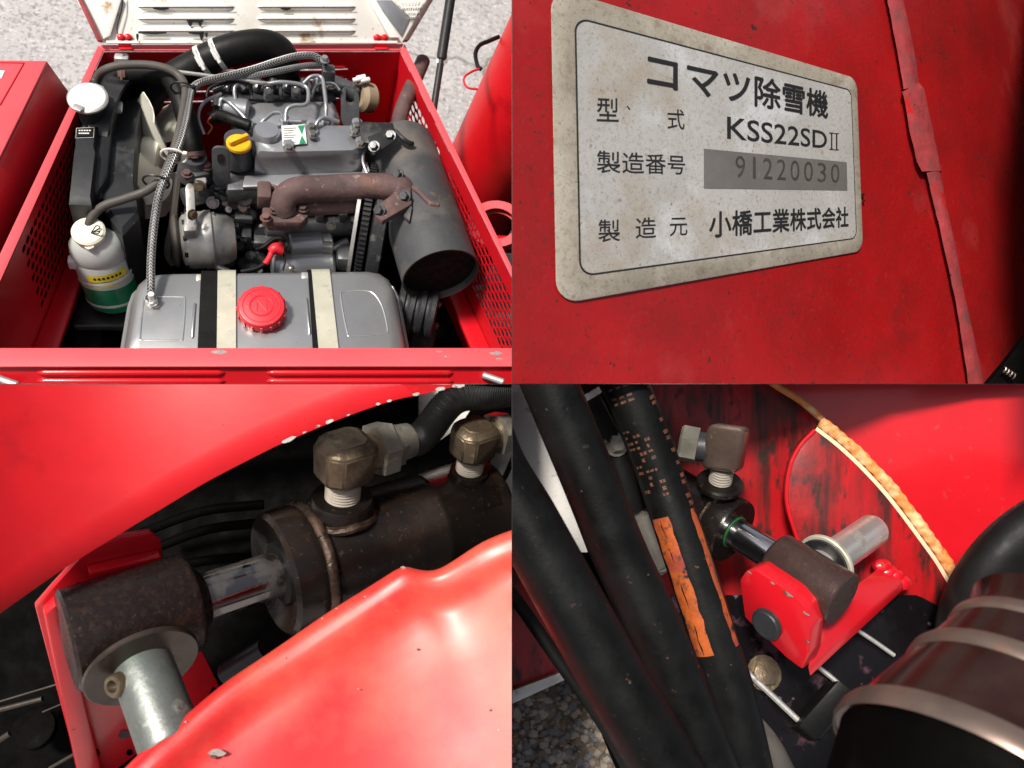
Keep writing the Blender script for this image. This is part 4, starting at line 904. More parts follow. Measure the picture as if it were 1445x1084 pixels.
# bracket plates
P = [Z(505, 160, .825), Z(510, 172, .825), Z(554, 173, .825), Z(556, 180, .825), Z(525, 203, .82), Z(510, 200, .81)]
B().prism(P, V((.002, .002, -.006)), .001).done('bracket_plate', 'black_paint', mf)
P = [Z(519, 194, .828), Z(555, 180, .832), Z(562, 197, .828), Z(527, 220, .82)]
B().prism(P, C(0, 0, 1) * .006, .001).done('bracket_face', 'black_paint', mf)
for px, py in ((528, 207), (551, 192)): bolt(Z(px, py, .832), C(-.1, .1, 1), .0095, .012, mf, 'engine_dark')
B().tube([Z(558, 186, .83), Z(568, 196, .83), Z(577, 202, .825), Z(582, 203, .82)], .006, 8).done('bracket_lip', 'black_paint', mf)
B().tube([Z(578, 262, .80), Z(592, 272, .81), Z(606, 286, .812), Z(618, 290, .81)], .006, 10).done('weld_seam', 'rust_pipe', mf)
B().prism([Z(562, 296, .79), Z(582, 290, .81), Z(578, 312, .80)], V((0, 0, -.01)), .002).done('support_fin', 'muffler', mf)
# belt pulley stack in the gap by the tank
ps = thing('belt_pulley', 'black grooved pulley stack in the gap below the muffler', 'pulley', Z(590, 440, .45))
pa = Z(560, 432, .60); pv = V((.95, -.25, 0)).normalized()
prof = []
for k in range(4): prof += [(k * .024, .052), (k * .024 + .004, .058), (k * .024 + .014, .058), (k * .024 + .018, .050)]
B().lathe(pa, pv, prof, 40).done('pulley_body', 'cast_dark', ps)
B().cyl(Z(575, 470, .50), Z(612, 476, .50), .045, 24, bev=.01).done('gear_case', 'cast_dark', ps)
for px, py, z in ((618, 432, .58), (614, 462, .53), (586, 462, .54)): B().cyl(Z(px, py, z), Z(px + 3, py - 5, z + .01), .006, 8).done('shaft_stub', 'bolt', ps)
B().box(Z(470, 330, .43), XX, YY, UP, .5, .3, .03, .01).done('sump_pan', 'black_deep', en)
# ================================================================ TOP RIGHT: nameplate on the red steel panel
PANEL = 'TR'
n0 = D(785, 0, 1.35); n1 = D(785, 424, 1.35); n2 = D(1211, 230, 1.75)
PN = (n1 - n0).cross(n2 - n0).normalized()
if PN.dot(EYE - n0) < 0: PN = -PN
def N(px, py, lift=0): return PL(px, py, n0 + PN * lift, PN)
wp = thing('red_panel', 'weathered red steel panel carrying the nameplate, speckled with dirt', 'panel', N(1000, 500) - UP * .3)
rows = [[N(x, y) + PN * (.0015 * math.sin(x * .012) * math.sin(y * .015 + 1)) for x in [690 + (1264 + (y + 50) * .238 - 690) * k / 30 for k in range(31)]] for y in range(-70, 590, 20)]
B().grid(rows, -PN * .008).done('panel_sheet', 'red_plate', wp)
# folded seam: the edge of the overlapping sheet, in three lengths
def seam(L_, R_, lift, name):
    n = len(L_)
    b = B(); pts = []
    for (xl, yl), (xr, yr) in zip(L_, R_):
        pts.append([N(xl, yl, .001), N(xl, yl, lift), N((xl + xr) / 2, (yl + yr) / 2, lift * 1.15), N(xr, yr, lift * .95), N(xr + 1, yr, .001)])
    b.grid(pts).done(name, 'red_edge', wp, smooth=25)
def cv(l): return l
def dens(pts, n=5, j=.5):
    out = []
    for (a, b) in zip(pts, pts[1:]):
        for k in range(n): out.append((lerp(a[0], b[0], k / n) + random.uniform(-j, j), lerp(a[1], b[1], k / n)))
    out.append(pts[-1]); return out
seam(dens([(1242, -50), (1252, 0), (1257, 22), (1274, 118), (1275, 126)]), dens([(1262, -50), (1274, 0), (1291, 80), (1296, 116), (1297, 121)]), .014, 'seam_edge')
seam(dens([(1273, 130), (1275, 135), (1284, 187), (1294, 228), (1301, 242)]), dens([(1297, 117), (1303, 125), (1319, 200), (1325, 230), (1328, 241)]), .015, 'seam_edge')
seam(dens([(1308, 244), (1314, 271), (1324, 313), (1341, 388), (1354, 456), (1364, 523), (1372, 580)]), dens([(1326, 240), (1331, 271), (1345, 333), (1361, 420), (1376, 486), (1387, 536), (1397, 580)]), .014, 'seam_edge')
# the sheet beyond the seam bends back into the machine
sd = thing('side_sheet', 'dark red sheet beyond the seam curving back into shadow', 'panel', N(1400, 500) - UP * .3)
rows = []
for y in range(-70, 600, 30):
    r_ = []
    for k in range(22):
        x = 1240 + (y + 70) * .24 + k * 18
        b0 = N(x, y, .004); r_.append(D(x, y, dep(b0) + .0000115 * max(0, x - 1285 - (y + 70) * .16) ** 2))
    rows.append(r_)
B().grid(rows, -PN * .006).done('curved_sheet', 'red_plate', sd)
# black board added out of view to shade the panel's far edge
gd = thing('shade_board', 'black board added out of view to shade the curved red sheet', 'guard', N(1460, 540) - UP * .2)
a0, a1 = D(1462, -120, 2.6), D(1475, 700, 2.5)
B().prism([a0, a1, D(1560, 700, 1.45), D(1560, -120, 1.45)], C(1, 0, 0) * .01).done('guard_or_shade_sheet', 'black_paint', gd)
sp_ = thing('coil_spring', 'small bright spring in the dark corner below the curved sheet', 'spring', D(1430, 530, 1.9))
pts = [D(1416 + k * .62, 521 + k * .42, 1.86) + (C(.6, -.4, 0) * 0 + C(.4, .6, 0) * math.cos(k * .9) * .006 + C(0, 0, 1) * math.sin(k * .9) * .006) for k in range(42)]
B().tube(pts[:26], .0016, 6, 1).done('coil', 'bolt', sp_)
B().prism([D(1388, 548, 1.88), D(1420, 510, 1.88), D(1450, 470, 1.88), D(1470, 470, 1.88), D(1470, 560, 1.88), D(1388, 560, 1.88)], C(0, 0, -1) * .02, .003).done('spring_bracket', 'black_deep', sp_)
# ---- the nameplate
npl = thing('nameplate', 'rusty speckled white maker nameplate with black Japanese lettering on red panel', 'nameplate', N(1000, 400))
QC = [(777, -19), (1209, 111), (1218, 354), (785, 430)]       # TL TR BR BL in the photograph
def solve(Am, bv):
    n = len(bv); M_ = [r[:] + [b] for r, b in zip(Am, bv)]
    for i in range(n):
        p = max(range(i, n), key=lambda r: abs(M_[r][i])); M_[i], M_[p] = M_[p], M_[i]
        for r in range(n):
            if r != i:
                f = M_[r][i] / M_[i][i]; M_[r] = [x - f * y for x, y in zip(M_[r], M_[i])]
    return [M_[i][n] / M_[i][i] for i in range(n)]
def homog(src, dst):
    A_, b_ = [], []
    for (x, y), (u, v) in zip(src, dst):
        A_.append([x, y, 1, 0, 0, 0, -u * x, -u * y]); b_.append(u); A_.append([0, 0, 0, x, y, 1, -v * x, -v * y]); b_.append(v)
    h_ = solve(A_, b_) + [1]
    return lambda x, y: ((h_[0] * x + h_[1] * y + h_[2]) / (h_[6] * x + h_[7] * y + 1), (h_[3] * x + h_[4] * y + h_[5]) / (h_[6] * x + h_[7] * y + 1))
UQ = [(0, 0), (1.75, 0), (1.75, 1), (0, 1)]
h2p = homog(UQ, QC); p2h = homog(QC, UQ)
def NP(s, t, lift): return N(*h2p(s, t), lift)
def rr2(x0, y0, x1, y1, r, n=7):
    out = []
    for q, (cx, cy) in enumerate(((x1 - r, y1 - r), (x0 + r, y1 - r), (x0 + r, y0 + r), (x1 - r, y0 + r))):
        for i in range(n + 1):
            a = math.pi / 2 * (q + i / n); out.append((cx + r * math.cos(a), cy + r * math.sin(a)))
    return out
o1 = rr2(0, 0, 1.75, 1, .075); o2 = rr2(.075, .075, 1.69, .925, .05); o3 = rr2(.081, .081, 1.684, .919, .045)
b = B(); b.loft([[NP(s, t, .001) for s, t in o1], [NP(s, t, .0045) for s, t in o1], [NP(s * .996 + .0035, t * .992 + .004, .0055) for s, t in o1], [NP(s, t, .0055) for s, t in o2]], cap0=False, cap1=False).done('plate_margin', 'nameplate_rim', npl)
b = B(); b.face([b.v(NP(s, t, .0055)) for s, t in o3]); b.done('plate_face', 'nameplate', npl)
b = B(); b.loft([[NP(s, t, .0055) for s, t in o2], [NP(s, t, .0060) for s, t in o2], [NP(s, t, .0060) for s, t in o3], [NP(s, t, .0055) for s, t in o3]], cap0=False, cap1=False).done('border_line', 'ink', npl)
def text(body, quad, m, name, lift=.0062, off=0.0, dep_=0, parent=npl, bold=0):
    cu = bpy.data.curves.new('t', 'FONT'); cu.body = body; cu.offset = off; cu.resolution_u = 4; cu.fill_mode = 'FRONT'
    if dep_: cu.fill_mode = 'BOTH'; cu.extrude = dep_
    ob = bpy.data.objects.new('t', cu); S.collection.objects.link(ob)
    bpy.context.view_layer.update()
    me = bpy.data.meshes.new_from_object(ob.evaluated_get(bpy.context.evaluated_depsgraph_get()))
    bpy.data.objects.remove(ob); bpy.data.curves.remove(cu)
    b = B(); b.bm.from_mesh(me); bpy.data.meshes.remove(me)
    xs = [v.co.x for v in b.bm.verts]; ys = [v.co.y for v in b.bm.verts]
    x0, x1, y0, y1 = min(xs), max(xs), min(ys), max(ys)
    q = [p2h(*p) for p in quad]
    for v in b.bm.verts:
        u = (v.co.x - x0) / (x1 - x0); t = 1 - (v.co.y - y0) / (y1 - y0)
        s = (1 - t) * ((1 - u) * q[0][0] + u * q[1][0]) + t * ((1 - u) * q[3][0] + u * q[2][0])
        tt = (1 - t) * ((1 - u) * q[0][1] + u * q[1][1]) + t * ((1 - u) * q[3][1] + u * q[2][1])
        v.co = NP(s, tt, lift + (v.co.z if dep_ else 0))
    if bold:
        src = b.bm.faces[:]
        for i, (dx, dy) in enumerate(((bold, 0), (-bold, 0), (0, bold), (0, -bold))):
            r = bmesh.ops.duplicate(b.bm, geom=src)
            sh_ = N(1000 + dx, 200 + dy) - N(1000, 200) + PN * .00012 * (i + 1)
            for g_ in r['geom']:
                if isinstance(g_, bmesh.types.BMVert): g_.co += sh_
    return b.done(name, m, parent)
def tq(x0, y0, h0, x1, y1, h1): return [(x0, y0 - h0 / 2), (x1, y1 - h1 / 2), (x1, y1 + h1 / 2), (x0, y0 + h0 / 2)]
text('コマツ除雪機', [(914, 71), (1168, 130), (1168, 167), (914, 124)], 'ink', 'title_lettering', bold=.9)
text('型', tq(842, 154, 34, 873, 155.5, 33), 'ink', 'lettering', off=.004)
text('式', tq(942, 168, 29, 966, 169, 28), 'ink', 'lettering', off=.004)
text('KSS22SD', [(1026, 164), (1167, 185.5), (1167, 210), (1026, 196)], 'ink', 'lettering', off=.008)
b = B()
for x in (1173.5, 1180.5):
    for (xa, xb, ya, yb) in ((x - .9, x + .9, 188.5, 211), (x - 3.2, x + 3.2, 187.6, 188.9), (x - 3.2, x + 3.2, 210.6, 211.9)):
        b.prism([N(xa, ya + (x - 1177) * .12, .0058), N(xb, ya + (x - 1177) * .12, .0058), N(xb, yb + (x - 1177) * .08, .0058), N(xa, yb + (x - 1177) * .08, .0058)], PN * .0004)
b.done('lettering', 'ink', npl)
text('製造番号', tq(842, 228, 32, 967, 233, 27), 'ink', 'lettering', off=.004)
text('製', tq(844, 326, 32, 875, 325, 31), 'ink', 'lettering', off=.004)
text('造', tq(897, 322, 30, 926, 321, 29), 'ink', 'lettering', off=.004)
text('元', tq(945, 320.5, 26, 970, 319.5, 25), 'ink', 'lettering', off=.004)
text('小橋工業株式会社', tq(1001, 317, 37, 1197, 306, 28), 'ink', 'lettering', bold=.6)
sq = [p2h(*p) for p in ((993, 210), (1194.5, 229), (1195.5, 269), (993, 266))]
sg = B().prism([NP(s, t, .0056) for s, t in sq], PN * .0006).done('serial_strip', 'serial_grey', npl)
for k, ch_ in enumerate('91220030'):
    xa = 1038 + k * 19.6 - k * k * .05; wd = 13.5 - k * .25; f0 = k / 7.5
    if ch_ == '1': xa += 5; wd = 4
    text(ch_, tq(xa, 235 + 10 * f0, 31 - 5 * f0, xa + wd, 235 + 10 * (f0 + .08), 31 - 5 * (f0 + .05)), 'serial_mark', 'stamped_digit', .0068, -.004, parent=sg)
B().prism([N(884, 150, .0056), N(886, 149.5, .0056), N(889.5, 154.5, .0056), N(888, 155.5, .0056)], PN * .0003).done('smudge', 'ink', npl)
for k, (px, py, r) in enumerate(((1217, 275, 2.5), (1218, 284, 2))):
    B().lathe(N(px, py, .004), PN, [(0, r * .0016), (.003, r * .0013), (.004, 0)], 10).done('rust_blister', 'soot', npl)

# ================================================================ BOTTOM LEFT: hydraulic cylinder between red guards
PANEL = 'BL'
CA, CB = D(385, 812, 1.52), D(700, 711, 1.80)
cx = (CB - CA).normalized()
def CX(t): return CA + cx * t
hc = thing('hydraulic_cylinder', 'dark oily hydraulic cylinder with polished rod lying between two red guards', 'hydraulic cylinder', CX(.2) - UP * .12)
Lc = (CB - CA).length
B().lathe(CA, cx, [(.06, .100), (.066, .107), (Lc * .62, .107), (Lc * .625, .1085), (Lc * .645, .1085), (Lc * .65, .107), (Lc * .94, .107), (Lc * .96, .100)], 64).done('barrel', 'cylinder_steel', hc)
B().lathe(CA, cx, [(.022, .050), (.016, .080), (.004, .097), (0, .104), (.007, .1125), (.045, .1145), (.060, .113), (.068, .107)], 64).done('gland', 'cylinder_steel', hc)
wl = B(); x2 = perp(UP, cx); y2 = cx.cross(x2)
rg = [CX(.069) + (x2 * math.cos(a) + y2 * math.sin(a)) * .109 + cx * random.uniform(-.001, .001) for a in [2 * math.pi * k / 60 for k in range(60)]]
wl.tube(rg + [rg[0]], .0115, 10, 1).done('weld_bead', 'weld', hc)
B().lathe(CA, cx, [(.020, .042), (.020, .058), (.010, .056), (.008, .046)], 40).done('wiper_seal', 'rubber', hc)
B().lathe(CA, cx, [(-.14, .041), (.02, .041)], 48).done('piston_rod', 'chrome_oily', hc)
B().lathe(CA, cx, [(-.148, .060), (-.128, .052), (-.120, .042)], 40).done('rod_neck', 'rust_steel', hc)
B().lathe(CA, cx, [(-.335, .076), (-.330, .082), (-.150, .084), (-.142, .078)], 64).done('rod_eye', 'rust_steel', hc)
B().lathe(CA, cx, [(Lc * .90, .1085), (Lc * .94, .1085), (Lc * .97, .09)], 48).done('end_cap', 'cylinder_steel', hc)
# pin, washer, spring pin
pa = perp(R @ V((.57, -.63, .60)), cx)
EC = CX(-.247)
pn = thing('clevis_pin', 'dull zinc clevis pin with a big washer through the rod end', 'pin', EC)
B().lathe(EC, pa, [(.02, .0455), (.238, .0455), (.242, .043)], 40).done('pin_shaft', 'pin_zinc', pn)
B().lathe(EC, pa, [(.084, .04), (.084, .084), (.086, .086), (.092, .086), (.094, .084), (.094, .04)], 64).done('washer', 'washer', pn)
qd = perp(C(-.85, .35, .4), pa)
c = EC + pa * .112 + qd * .045
B().lathe(c - qd * .012, (qd * .55 + C(-.1, 0, 1) * .8), [(0, .018), (.022, .018), (.026, .015), (.026, .0095), (.008, .0085)], 28, cap1=True).done('spring_pin', 'fitting', pn)
# red clevis bracket
ck = thing('clevis_bracket', 'chipped red clevis bracket behind the rod end and washer', 'bracket', EC - UP * .2)
bo = EC - pa * .10
def BK(px, py): return PL(px, py, bo, pa)
bk = [(48, 850), (72, 822), (120, 770), (170, 750), (210, 745), (224, 757), (230, 790), (262, 870), (330, 1010), (345, 1110), (116, 1110), (78, 965)]
B().prism([BK(*p) for p in bk], pa * .012, .003).done('back_plate', 'red_worn', ck)
lipA = [(56, 846), (76, 828), (92, 880), (112, 968), (148, 1110), (112, 1110), (80, 962)]
B().prism([BK(*p) + pa * .0125 for p in lipA], pa * .022, .004).done('plate_lip', 'red_worn', ck)
B().prism([BK(118, 789) + pa * .013, BK(220, 766) + pa * .013, BK(228, 800) + pa * .013, BK(140, 826) + pa * .013], pa * .02, .004).done('upper_lug', 'red_worn', ck)
B().prism([BK(100, 800) + pa * .034, BK(150, 795) + pa * .034, BK(200, 790) + pa * .034, BK(190, 800) + pa * .034, BK(130, 815) + pa * .034], pa * .003).done('grease_patch', 'black_deep', ck)
for px, py, r in ((172, 1028, 10), (133, 1055, 7), (180, 1055, 5), (300, 975, 13)):
    pts = [BK(px + math.cos(k * .9) * r * random.uniform(.5, 1.2), py + math.sin(k * .9) * r * random.uniform(.5, 1.1)) + pa * .0125 for k in range(7)]
    B().prism(pts, pa * .0008).done('paint_chip', 'black_deep' if r != 10 else 'rust_pipe', ck)
# ports and fittings
qv = perp(R @ V((-.04, .80, .60)), cx)
gv = perp(R @ V((.80, .62, -.36)), qv)
def fitting(t, s, label, boss):
    p = CX(t)
    f = thing('elbow_fitting', label, 'fitting', p + qv * .1, 'hydraulic elbows on the cylinder')
    if boss:
        B().lathe(p, qv, [(.06, .0565), (.128, .0565), (.134, .0525), (.134, .04)], 48).done('port_boss', 'cylinder_steel', f)
        rg = [p + qv * (.108 - .012 * abs(math.cos(a))) + (cx * math.cos(a) + qv.cross(cx) * math.sin(a)) * .058 for a in [2 * math.pi * k / 40 for k in range(40)]]
        B().tube(rg + [rg[0]], .0085, 8, 1).done('weld_bead', 'weld', f)
        h0 = .132
    else:
        B().lathe(p, qv, [(.09, .04), (.112, .038)], 32).done('port_boss', 'cylinder_steel', f); h0 = .108
    pr = []
    for k in range(7): pr += [(h0 + k * .006 * s, .030 * s), (h0 + (k * .006 + .003) * s, .0325 * s)]
    B().lathe(p, qv, pr, 32).done('threaded_stem', 'thread_tape', f)
    h1 = h0 + .040 * s
    c = p + qv * (h1 + .045 * s)
    sv = qv.cross(gv)
    # forged elbow: chamfered block
    b = B()
    def rg2(t_, a, w2): return [c + qv * t_ * s + gv * (x * a * s) + sv * (y * w2 * s) for x, y in ((-1, -.55), (-.55, -1), (.6, -1), (1, -.6), (1, .6), (.6, 1), (-.55, 1), (-1, .55))]
    b.loft([rg2(-.048, .030, .030), rg2(-.030, .049, .045), rg2(.030, .051, .047), rg2(.046, .036, .033)])
    bmesh.ops.bevel(b.bm, geom=list(b.bm.edges), offset=.0035 * s, segments=2, affect='EDGES', clamp_overlap=True)
    eb = b.done('elbow_body', 'fitting', f)
    B().lathe(c, gv, [(.03 * s, .036 * s), (.062 * s, .034 * s)], 28).done('elbow_neck', 'fitting', f)
    B().hexa(c + gv * .060 * s, gv, .052 * s, .036 * s).done('hex_nut', 'fitting_clean', f)
    return f, c
f1, c1_ = fitting(.128, .98, 'bronze grey elbow with white taped thread near the rod end', True)
f2, c2_ = fitting(.405, .86, 'bronze grey elbow with white taped thread at the far cylinder end', False)
B().lathe(c1_, gv, [(.094, .034), (.10, .036), (.135, .032), (.137, .028)], 32).done('ferrule', 'fitting_clean', f1)
B().hexa(c1_ + gv * .092, gv, .042, .016).done('lock_nut', 'fitting_clean', f1)
hz = thing('hydraulic_hose', 'black ribbed hydraulic hose leaving the near elbow under the red guard', 'hose', c1_ + gv * .2)
e0 = c1_ + gv * .125
hp_ = [e0, e0 + gv * .04, D(640, 564, dep(e0) + .05), D(690, 556, dep(e0) + .08), D(760, 548, dep(e0) + .12)]
B().tube(hp_, .029, 20).done('hose_body', 'hose_black', hz)
P_ = spline(hp_, 8); rb = B()
for i in range(1, len(P_) - 1):
    for s_ in (0, .33, .66):
        p = P_[i].lerp(P_[i + 1], s_); tt = (P_[i + 1] - P_[i - 1]).normalized(); rb.lathe(p - tt * .0022, tt, [(0, .0288), (.0022, .0305), (.0044, .0288)], 20, cap0=False, cap1=False)
rb.done('hose_ribs', 'rubber', hz, kind='stuff')
hz = thing('hydraulic_hose', 'black hydraulic hose leaving the far elbow past the bright concrete', 'hose', c2_ + gv * .2)
e0 = c2_ + gv * .085
B().tube([e0, e0 + gv * .10, e0 + gv * .2 + C(0, .3, -.2) * .03], .028, 18).done('hose_body', 'hose_black', hz)
B().tube([D(708, 680, 2.0), D(716, 665, 2.0), D(726, 640, 2.0)], .012, 10).done('hose_tail', 'rubber', hz)
# upper left red guard
gu = thing('upper_guard', 'smooth red guard plate sweeping over the rod end with a chipped edge', 'guard', D(150, 700, 1.4) - UP * .2)
edge = [(-60, 910), (0, 866), (75, 813), (107, 792), (175, 750), (225, 720), (292, 680), (361, 644), (398, 626), (473, 594), (549, 567), (593, 557), (636, 547), (665, 541), (730, 526)]
es = spline([V((x, y, 0)) for x, y in edge], 5)
def GU(px, py):
    s = ((px * .50 + py * .86) - 720) / 400.0       # across the sheet
    return 1.36 - .00006 * px + .05 * s * s - .02 * s - .0000011 * max(0, 380 - px) ** 2
rows = []
for i in range(22):
    t = i / 21.0
    r_ = []
    for p in es:
        q = p + V((-.50, -.86, 0)) * (420 * t)
        dd_ = GU(q.x, q.y) + (.010 * (1 - i / 1.0) if i < 1 else 0)
        r_.append(D(q.x, q.y, dd_))
    rows.append(r_)
B().grid(rows, lambda p: (p - EYE).normalized() * .014).done('guard_or_shade_sheet', 'red_gloss', gu)
b_edge = B()
for (px, py, w2) in ((408, 621.5, 12), (466, 595.5, 7), (449, 602.5, 4), (430, 611, 3), (534, 571, 4), (550, 566.5, 4), (492, 586.5, 3), (588, 557.5, 6), (622, 549.5, 8), (648, 545, 10)):
    i = min(range(len(es)), key=lambda k: abs(es[k].x - px)); tn = (es[min(i + 1, len(es) - 1)] - es[i - 1]).normalized()
    pts = []
    for k in range(8):
        a = 2 * math.pi * k / 8; q = V((px, py, 0)) + tn * math.cos(a) * w2 * random.uniform(.7, 1.1) + V((-.5, -.86, 0)) * (math.sin(a) * min(3.5, w2 * .5) * random.uniform(.6, 1.2) + 1.0)
        pts.append(D(q.x, q.y, GU(q.x, q.y) - .002))
    B().prism(pts, (pts[0] - EYE).normalized() * .004).done('paint_chip', 'bare_chip', gu)
# lower right red guard with a rolled lip
gl = thing('lower_guard', 'bright glossy red guard with rolled lip in front of the cylinder', 'guard', D(500, 1000, 1.35) - UP * .2)
edge = [(120, 1135), (170, 1090), (210, 1050), (250, 1020), (310, 968), (361, 934), (411, 900), (461, 865), (511, 834), (543, 814), (568, 799), (586, 803), (611, 806), (636, 794), (673, 769), (698, 757), (722, 748), (760, 735)]
es = spline([V((x, y, 0)) for x, y in edge], 5)
offs = [0, 3, 7, 12, 18, 24, 30, 37, 45, 55, 66, 80, 100, 130, 170, 220, 280, 350, 430, 520]
def prof_l(o, x):
    k = 1.0
    if o < 12: h_ = .016 * (1 - o / 12) ** 2
    elif o < 24: h_ = .0
    elif o < 60: h_ = .014 * math.sin((o - 24) / 36 * math.pi / 2) ** 2
    else: h_ = .014 + (o - 60) * .00002
    if x > 560: h_ += .004 * math.sin((x - 560) * .04) * math.exp(-((o - 40) / 40) ** 2)
    return h_
for _ in range(6): es = [es[0]] + [(es[k - 1] + es[k] * 2 + es[k + 1]) / 4 for k in range(1, len(es) - 1)] + [es[-1]]
def GL(x, o): return 1.375 - .00056 * 55 * math.log(1 + math.exp((520 - x) / 55)) - .00034 * o
rows = []
for o in offs:
    r_ = []
    for p in es:
        wv = .004 * math.sin(p.x * .021 + o * .03) * math.exp(-((o - 55) / 40) ** 2)
        pl_ = V((p.x, 1090 - (p.x - 170) * .625, 0)); q = p.lerp(pl_, min(1, max(0, o - 30) / 140) ** .8) + V((.45, .90, 0)) * o
        base = GL(p.x, o)
        r_.append(D(q.x, q.y, base + prof_l(o, p.x) + wv))
    rows.append(r_)
B().grid(rows, lambda p: (p - EYE).normalized() * .012).done('guard_or_shade_sheet', 'red_highlight', gl, smooth=80)  # the sun highlight is part of this sheet's colour
for (px, py, w2, m) in ((306, 1063, 12, 'bare_chip'), (300, 1068, 5, 'rust_pipe'), (587, 915, 3, 'bare_chip'), (690, 1001, 3, 'bare_chip'), (505, 972, 1.6, 'bare_chip'), (262, 1019, 2.5, 'bare_chip'), (569, 801, 4, 'bare_chip'), (475, 859, 2.5, 'bare_chip'), (455, 873, 2.5, 'bare_chip'), (402, 928, 1.5, 'bare_chip'), (515, 842, 2, 'bare_chip')):
    i = min(range(len(es)), key=lambda k: (es[k] - V((px, py, 0))).length + abs((es[k] + V((.45, .9, 0)) * max(0, (py - es[k].y) / .9) - V((px, py, 0))).length) * 3)
    o = max(0, (py - es[i].y) / .9)
    base = GL(es[i].x, o) + prof_l(o, es[i].x)
    pts = [D(px + math.cos(k * .8) * w2 * random.uniform(.6, 1.2), py + math.sin(k * .8) * w2 * .6 * random.uniform(.6, 1.2), base - .0035) for k in range(8)]
    B().prism(pts, (pts[0] - EYE).normalized() * .004).done('paint_chip', m, gl)
# chassis behind, coloured black to stand for the cavity's shade
cs = thing('chassis_plate', 'chassis plate coloured black for the cavity shade deep behind the hydraulic cylinder', 'chassis', D(300, 800, 2.05) - UP * .2)
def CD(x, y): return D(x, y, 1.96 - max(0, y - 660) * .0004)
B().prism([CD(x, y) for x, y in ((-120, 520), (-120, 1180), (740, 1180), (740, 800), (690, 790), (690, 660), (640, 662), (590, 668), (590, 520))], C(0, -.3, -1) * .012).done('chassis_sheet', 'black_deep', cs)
B().prism([CD(-120, 640), CD(690, 640), CD(690, 1180), CD(-120, 1180)], C(0, -.3, -1) * .012).done('chassis_floor', 'black_deep', cs) if False else None
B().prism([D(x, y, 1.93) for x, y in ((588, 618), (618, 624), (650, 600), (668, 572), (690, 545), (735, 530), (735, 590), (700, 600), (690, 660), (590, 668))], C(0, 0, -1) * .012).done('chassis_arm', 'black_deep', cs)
pv_ = thing('sunlit_ground_slab', 'pale slab added for the sunlit ground seen through the gap past the cylinder', 'concrete', D(680, 780, 1.98))  # added slab, raised to catch the sun, standing for bright ground
B().prism([D(x, y, 1.99) for x, y in ((570, 530), (740, 530), (740, 800), (660, 800), (640, 700), (570, 690))], C(0, -.1, -1) * .05, .004).done('slab_face', 'concrete', pv_)
for k, (x0, y0, x1, y1, xm, ym) in enumerate(((200, 752, 372, 712, 285, 722), (215, 775, 365, 738, 290, 748), (236, 800, 372, 786, 300, 790))):
    B().tube([D(x0, y0, 1.76), D(xm, ym, 1.74), D(x1, y1, 1.76)], .010, 10).done('dark_tube', 'black_deep', cs)
B().tube([D(318, 952, 1.66), D(345, 935, 1.65), D(375, 916, 1.64)], .022, 14).done('dark_tube', 'black_paint', cs)
B().prism([D(555, 662, 1.98), D(635, 634, 1.98), D(632, 642, 1.98), D(560, 668, 1.98)], C(0, 0, 1) * .01).done('angle_bar', 'alu', cs)
B().box(D(590, 640, 1.99), C(1, .35, 0), C(-.35, 1, 0), C(0, 0, 1), .10, .03, .02, .003).done('angle_bar', 'black_paint', cs)
for px, py, r in ((588, 631, 4.5), (590, 643, 5)): B().lathe(D(px, py, 2.005), C(0, 0, 1), [(0, r * .0017), (.006, r * .0014), (.008, 0)], 12).done('bolt_head', 'label_white', cs)
lk = thing('control_linkage', 'thin oily metal rods in the dark below the clevis bracket', 'linkage', D(40, 1020, 1.9))
for x0, y0, x1, y1, r in ((-6, 1003, 60, 986, .009), (0, 990, 80, 966, .004), (-6, 1048, 14, 1035, .010), (70, 1084, 112, 1060, .006), (60, 1005, 95, 990, .003)):
    B().cyl(D(x0, y0, 1.70), D(x1, y1, 1.70), r * .6, 10).done('rod', 'washer', lk)
B().lathe(D(52, 1030, 1.72), C(.1, .5, .8), [(0, .04), (.02, .04), (.022, .03)], 28).done('knuckle', 'black_deep', lk)
B().tube([D(505, 690, 1.95), D(512, 665, 1.95), D(514, 640, 1.95)], .008, 8).done('rod', 'alu', lk)
bs = thing('bar_stub', 'black flat bar with a bright edge beside the far cylinder end', 'bar', D(705, 735, 1.78))
B().prism([D(690, 731, 1.78), D(735, 712, 1.80), D(735, 726, 1.80), D(700, 738, 1.78)], C(0, -.2, -1) * .05, .002).done('bar', 'black_paint', bs)
# ================================================================ BOTTOM RIGHT: hoses, second cylinder end, roller
PANEL = 'BR'
def tube_patch(P, r, s0, s1, a0, a1, name, m, par, lift=.0008, na=8, ragged=0):
    n = len(P); rows = []
    i0, i1 = int(s0 * (n - 1)), max(int(s0 * (n - 1)) + 1, int(math.ceil(s1 * (n - 1))))
    K = max(2, i1 - i0)
    for k in range(K + 1):
        s = (s0 + (s1 - s0) * k / K) * (n - 1); i = min(int(s), n - 2); p = P[i].lerp(P[i + 1], s - i); t = (P[min(i + 2, n - 1)] - P[max(i - 1, 0)]).normalized()
        nz = perp(EYE - p, t); bx_ = t.cross(nz)
        if bx_.dot(C(1, 0, 0)) < 0: bx_ = -bx_
        row = []
        for j in range(na + 1):
            a = lerp(a0, a1, j / na) + (random.uniform(-ragged, ragged) if j in (0, na) else 0)
            row.append(p + (nz * math.cos(a) + bx_ * math.sin(a)) * (r + lift))
        rows.append(row)
    return rows
def bighose(pts, r, label):
    t = thing('hydraulic_hose', label, 'hose', pts[-1], 'thick black hoses in front')
    P = spline(pts, 10)
    B().tube(pts, r, 28, 10).done('hose_body', 'hose_black', t)
    return t, P
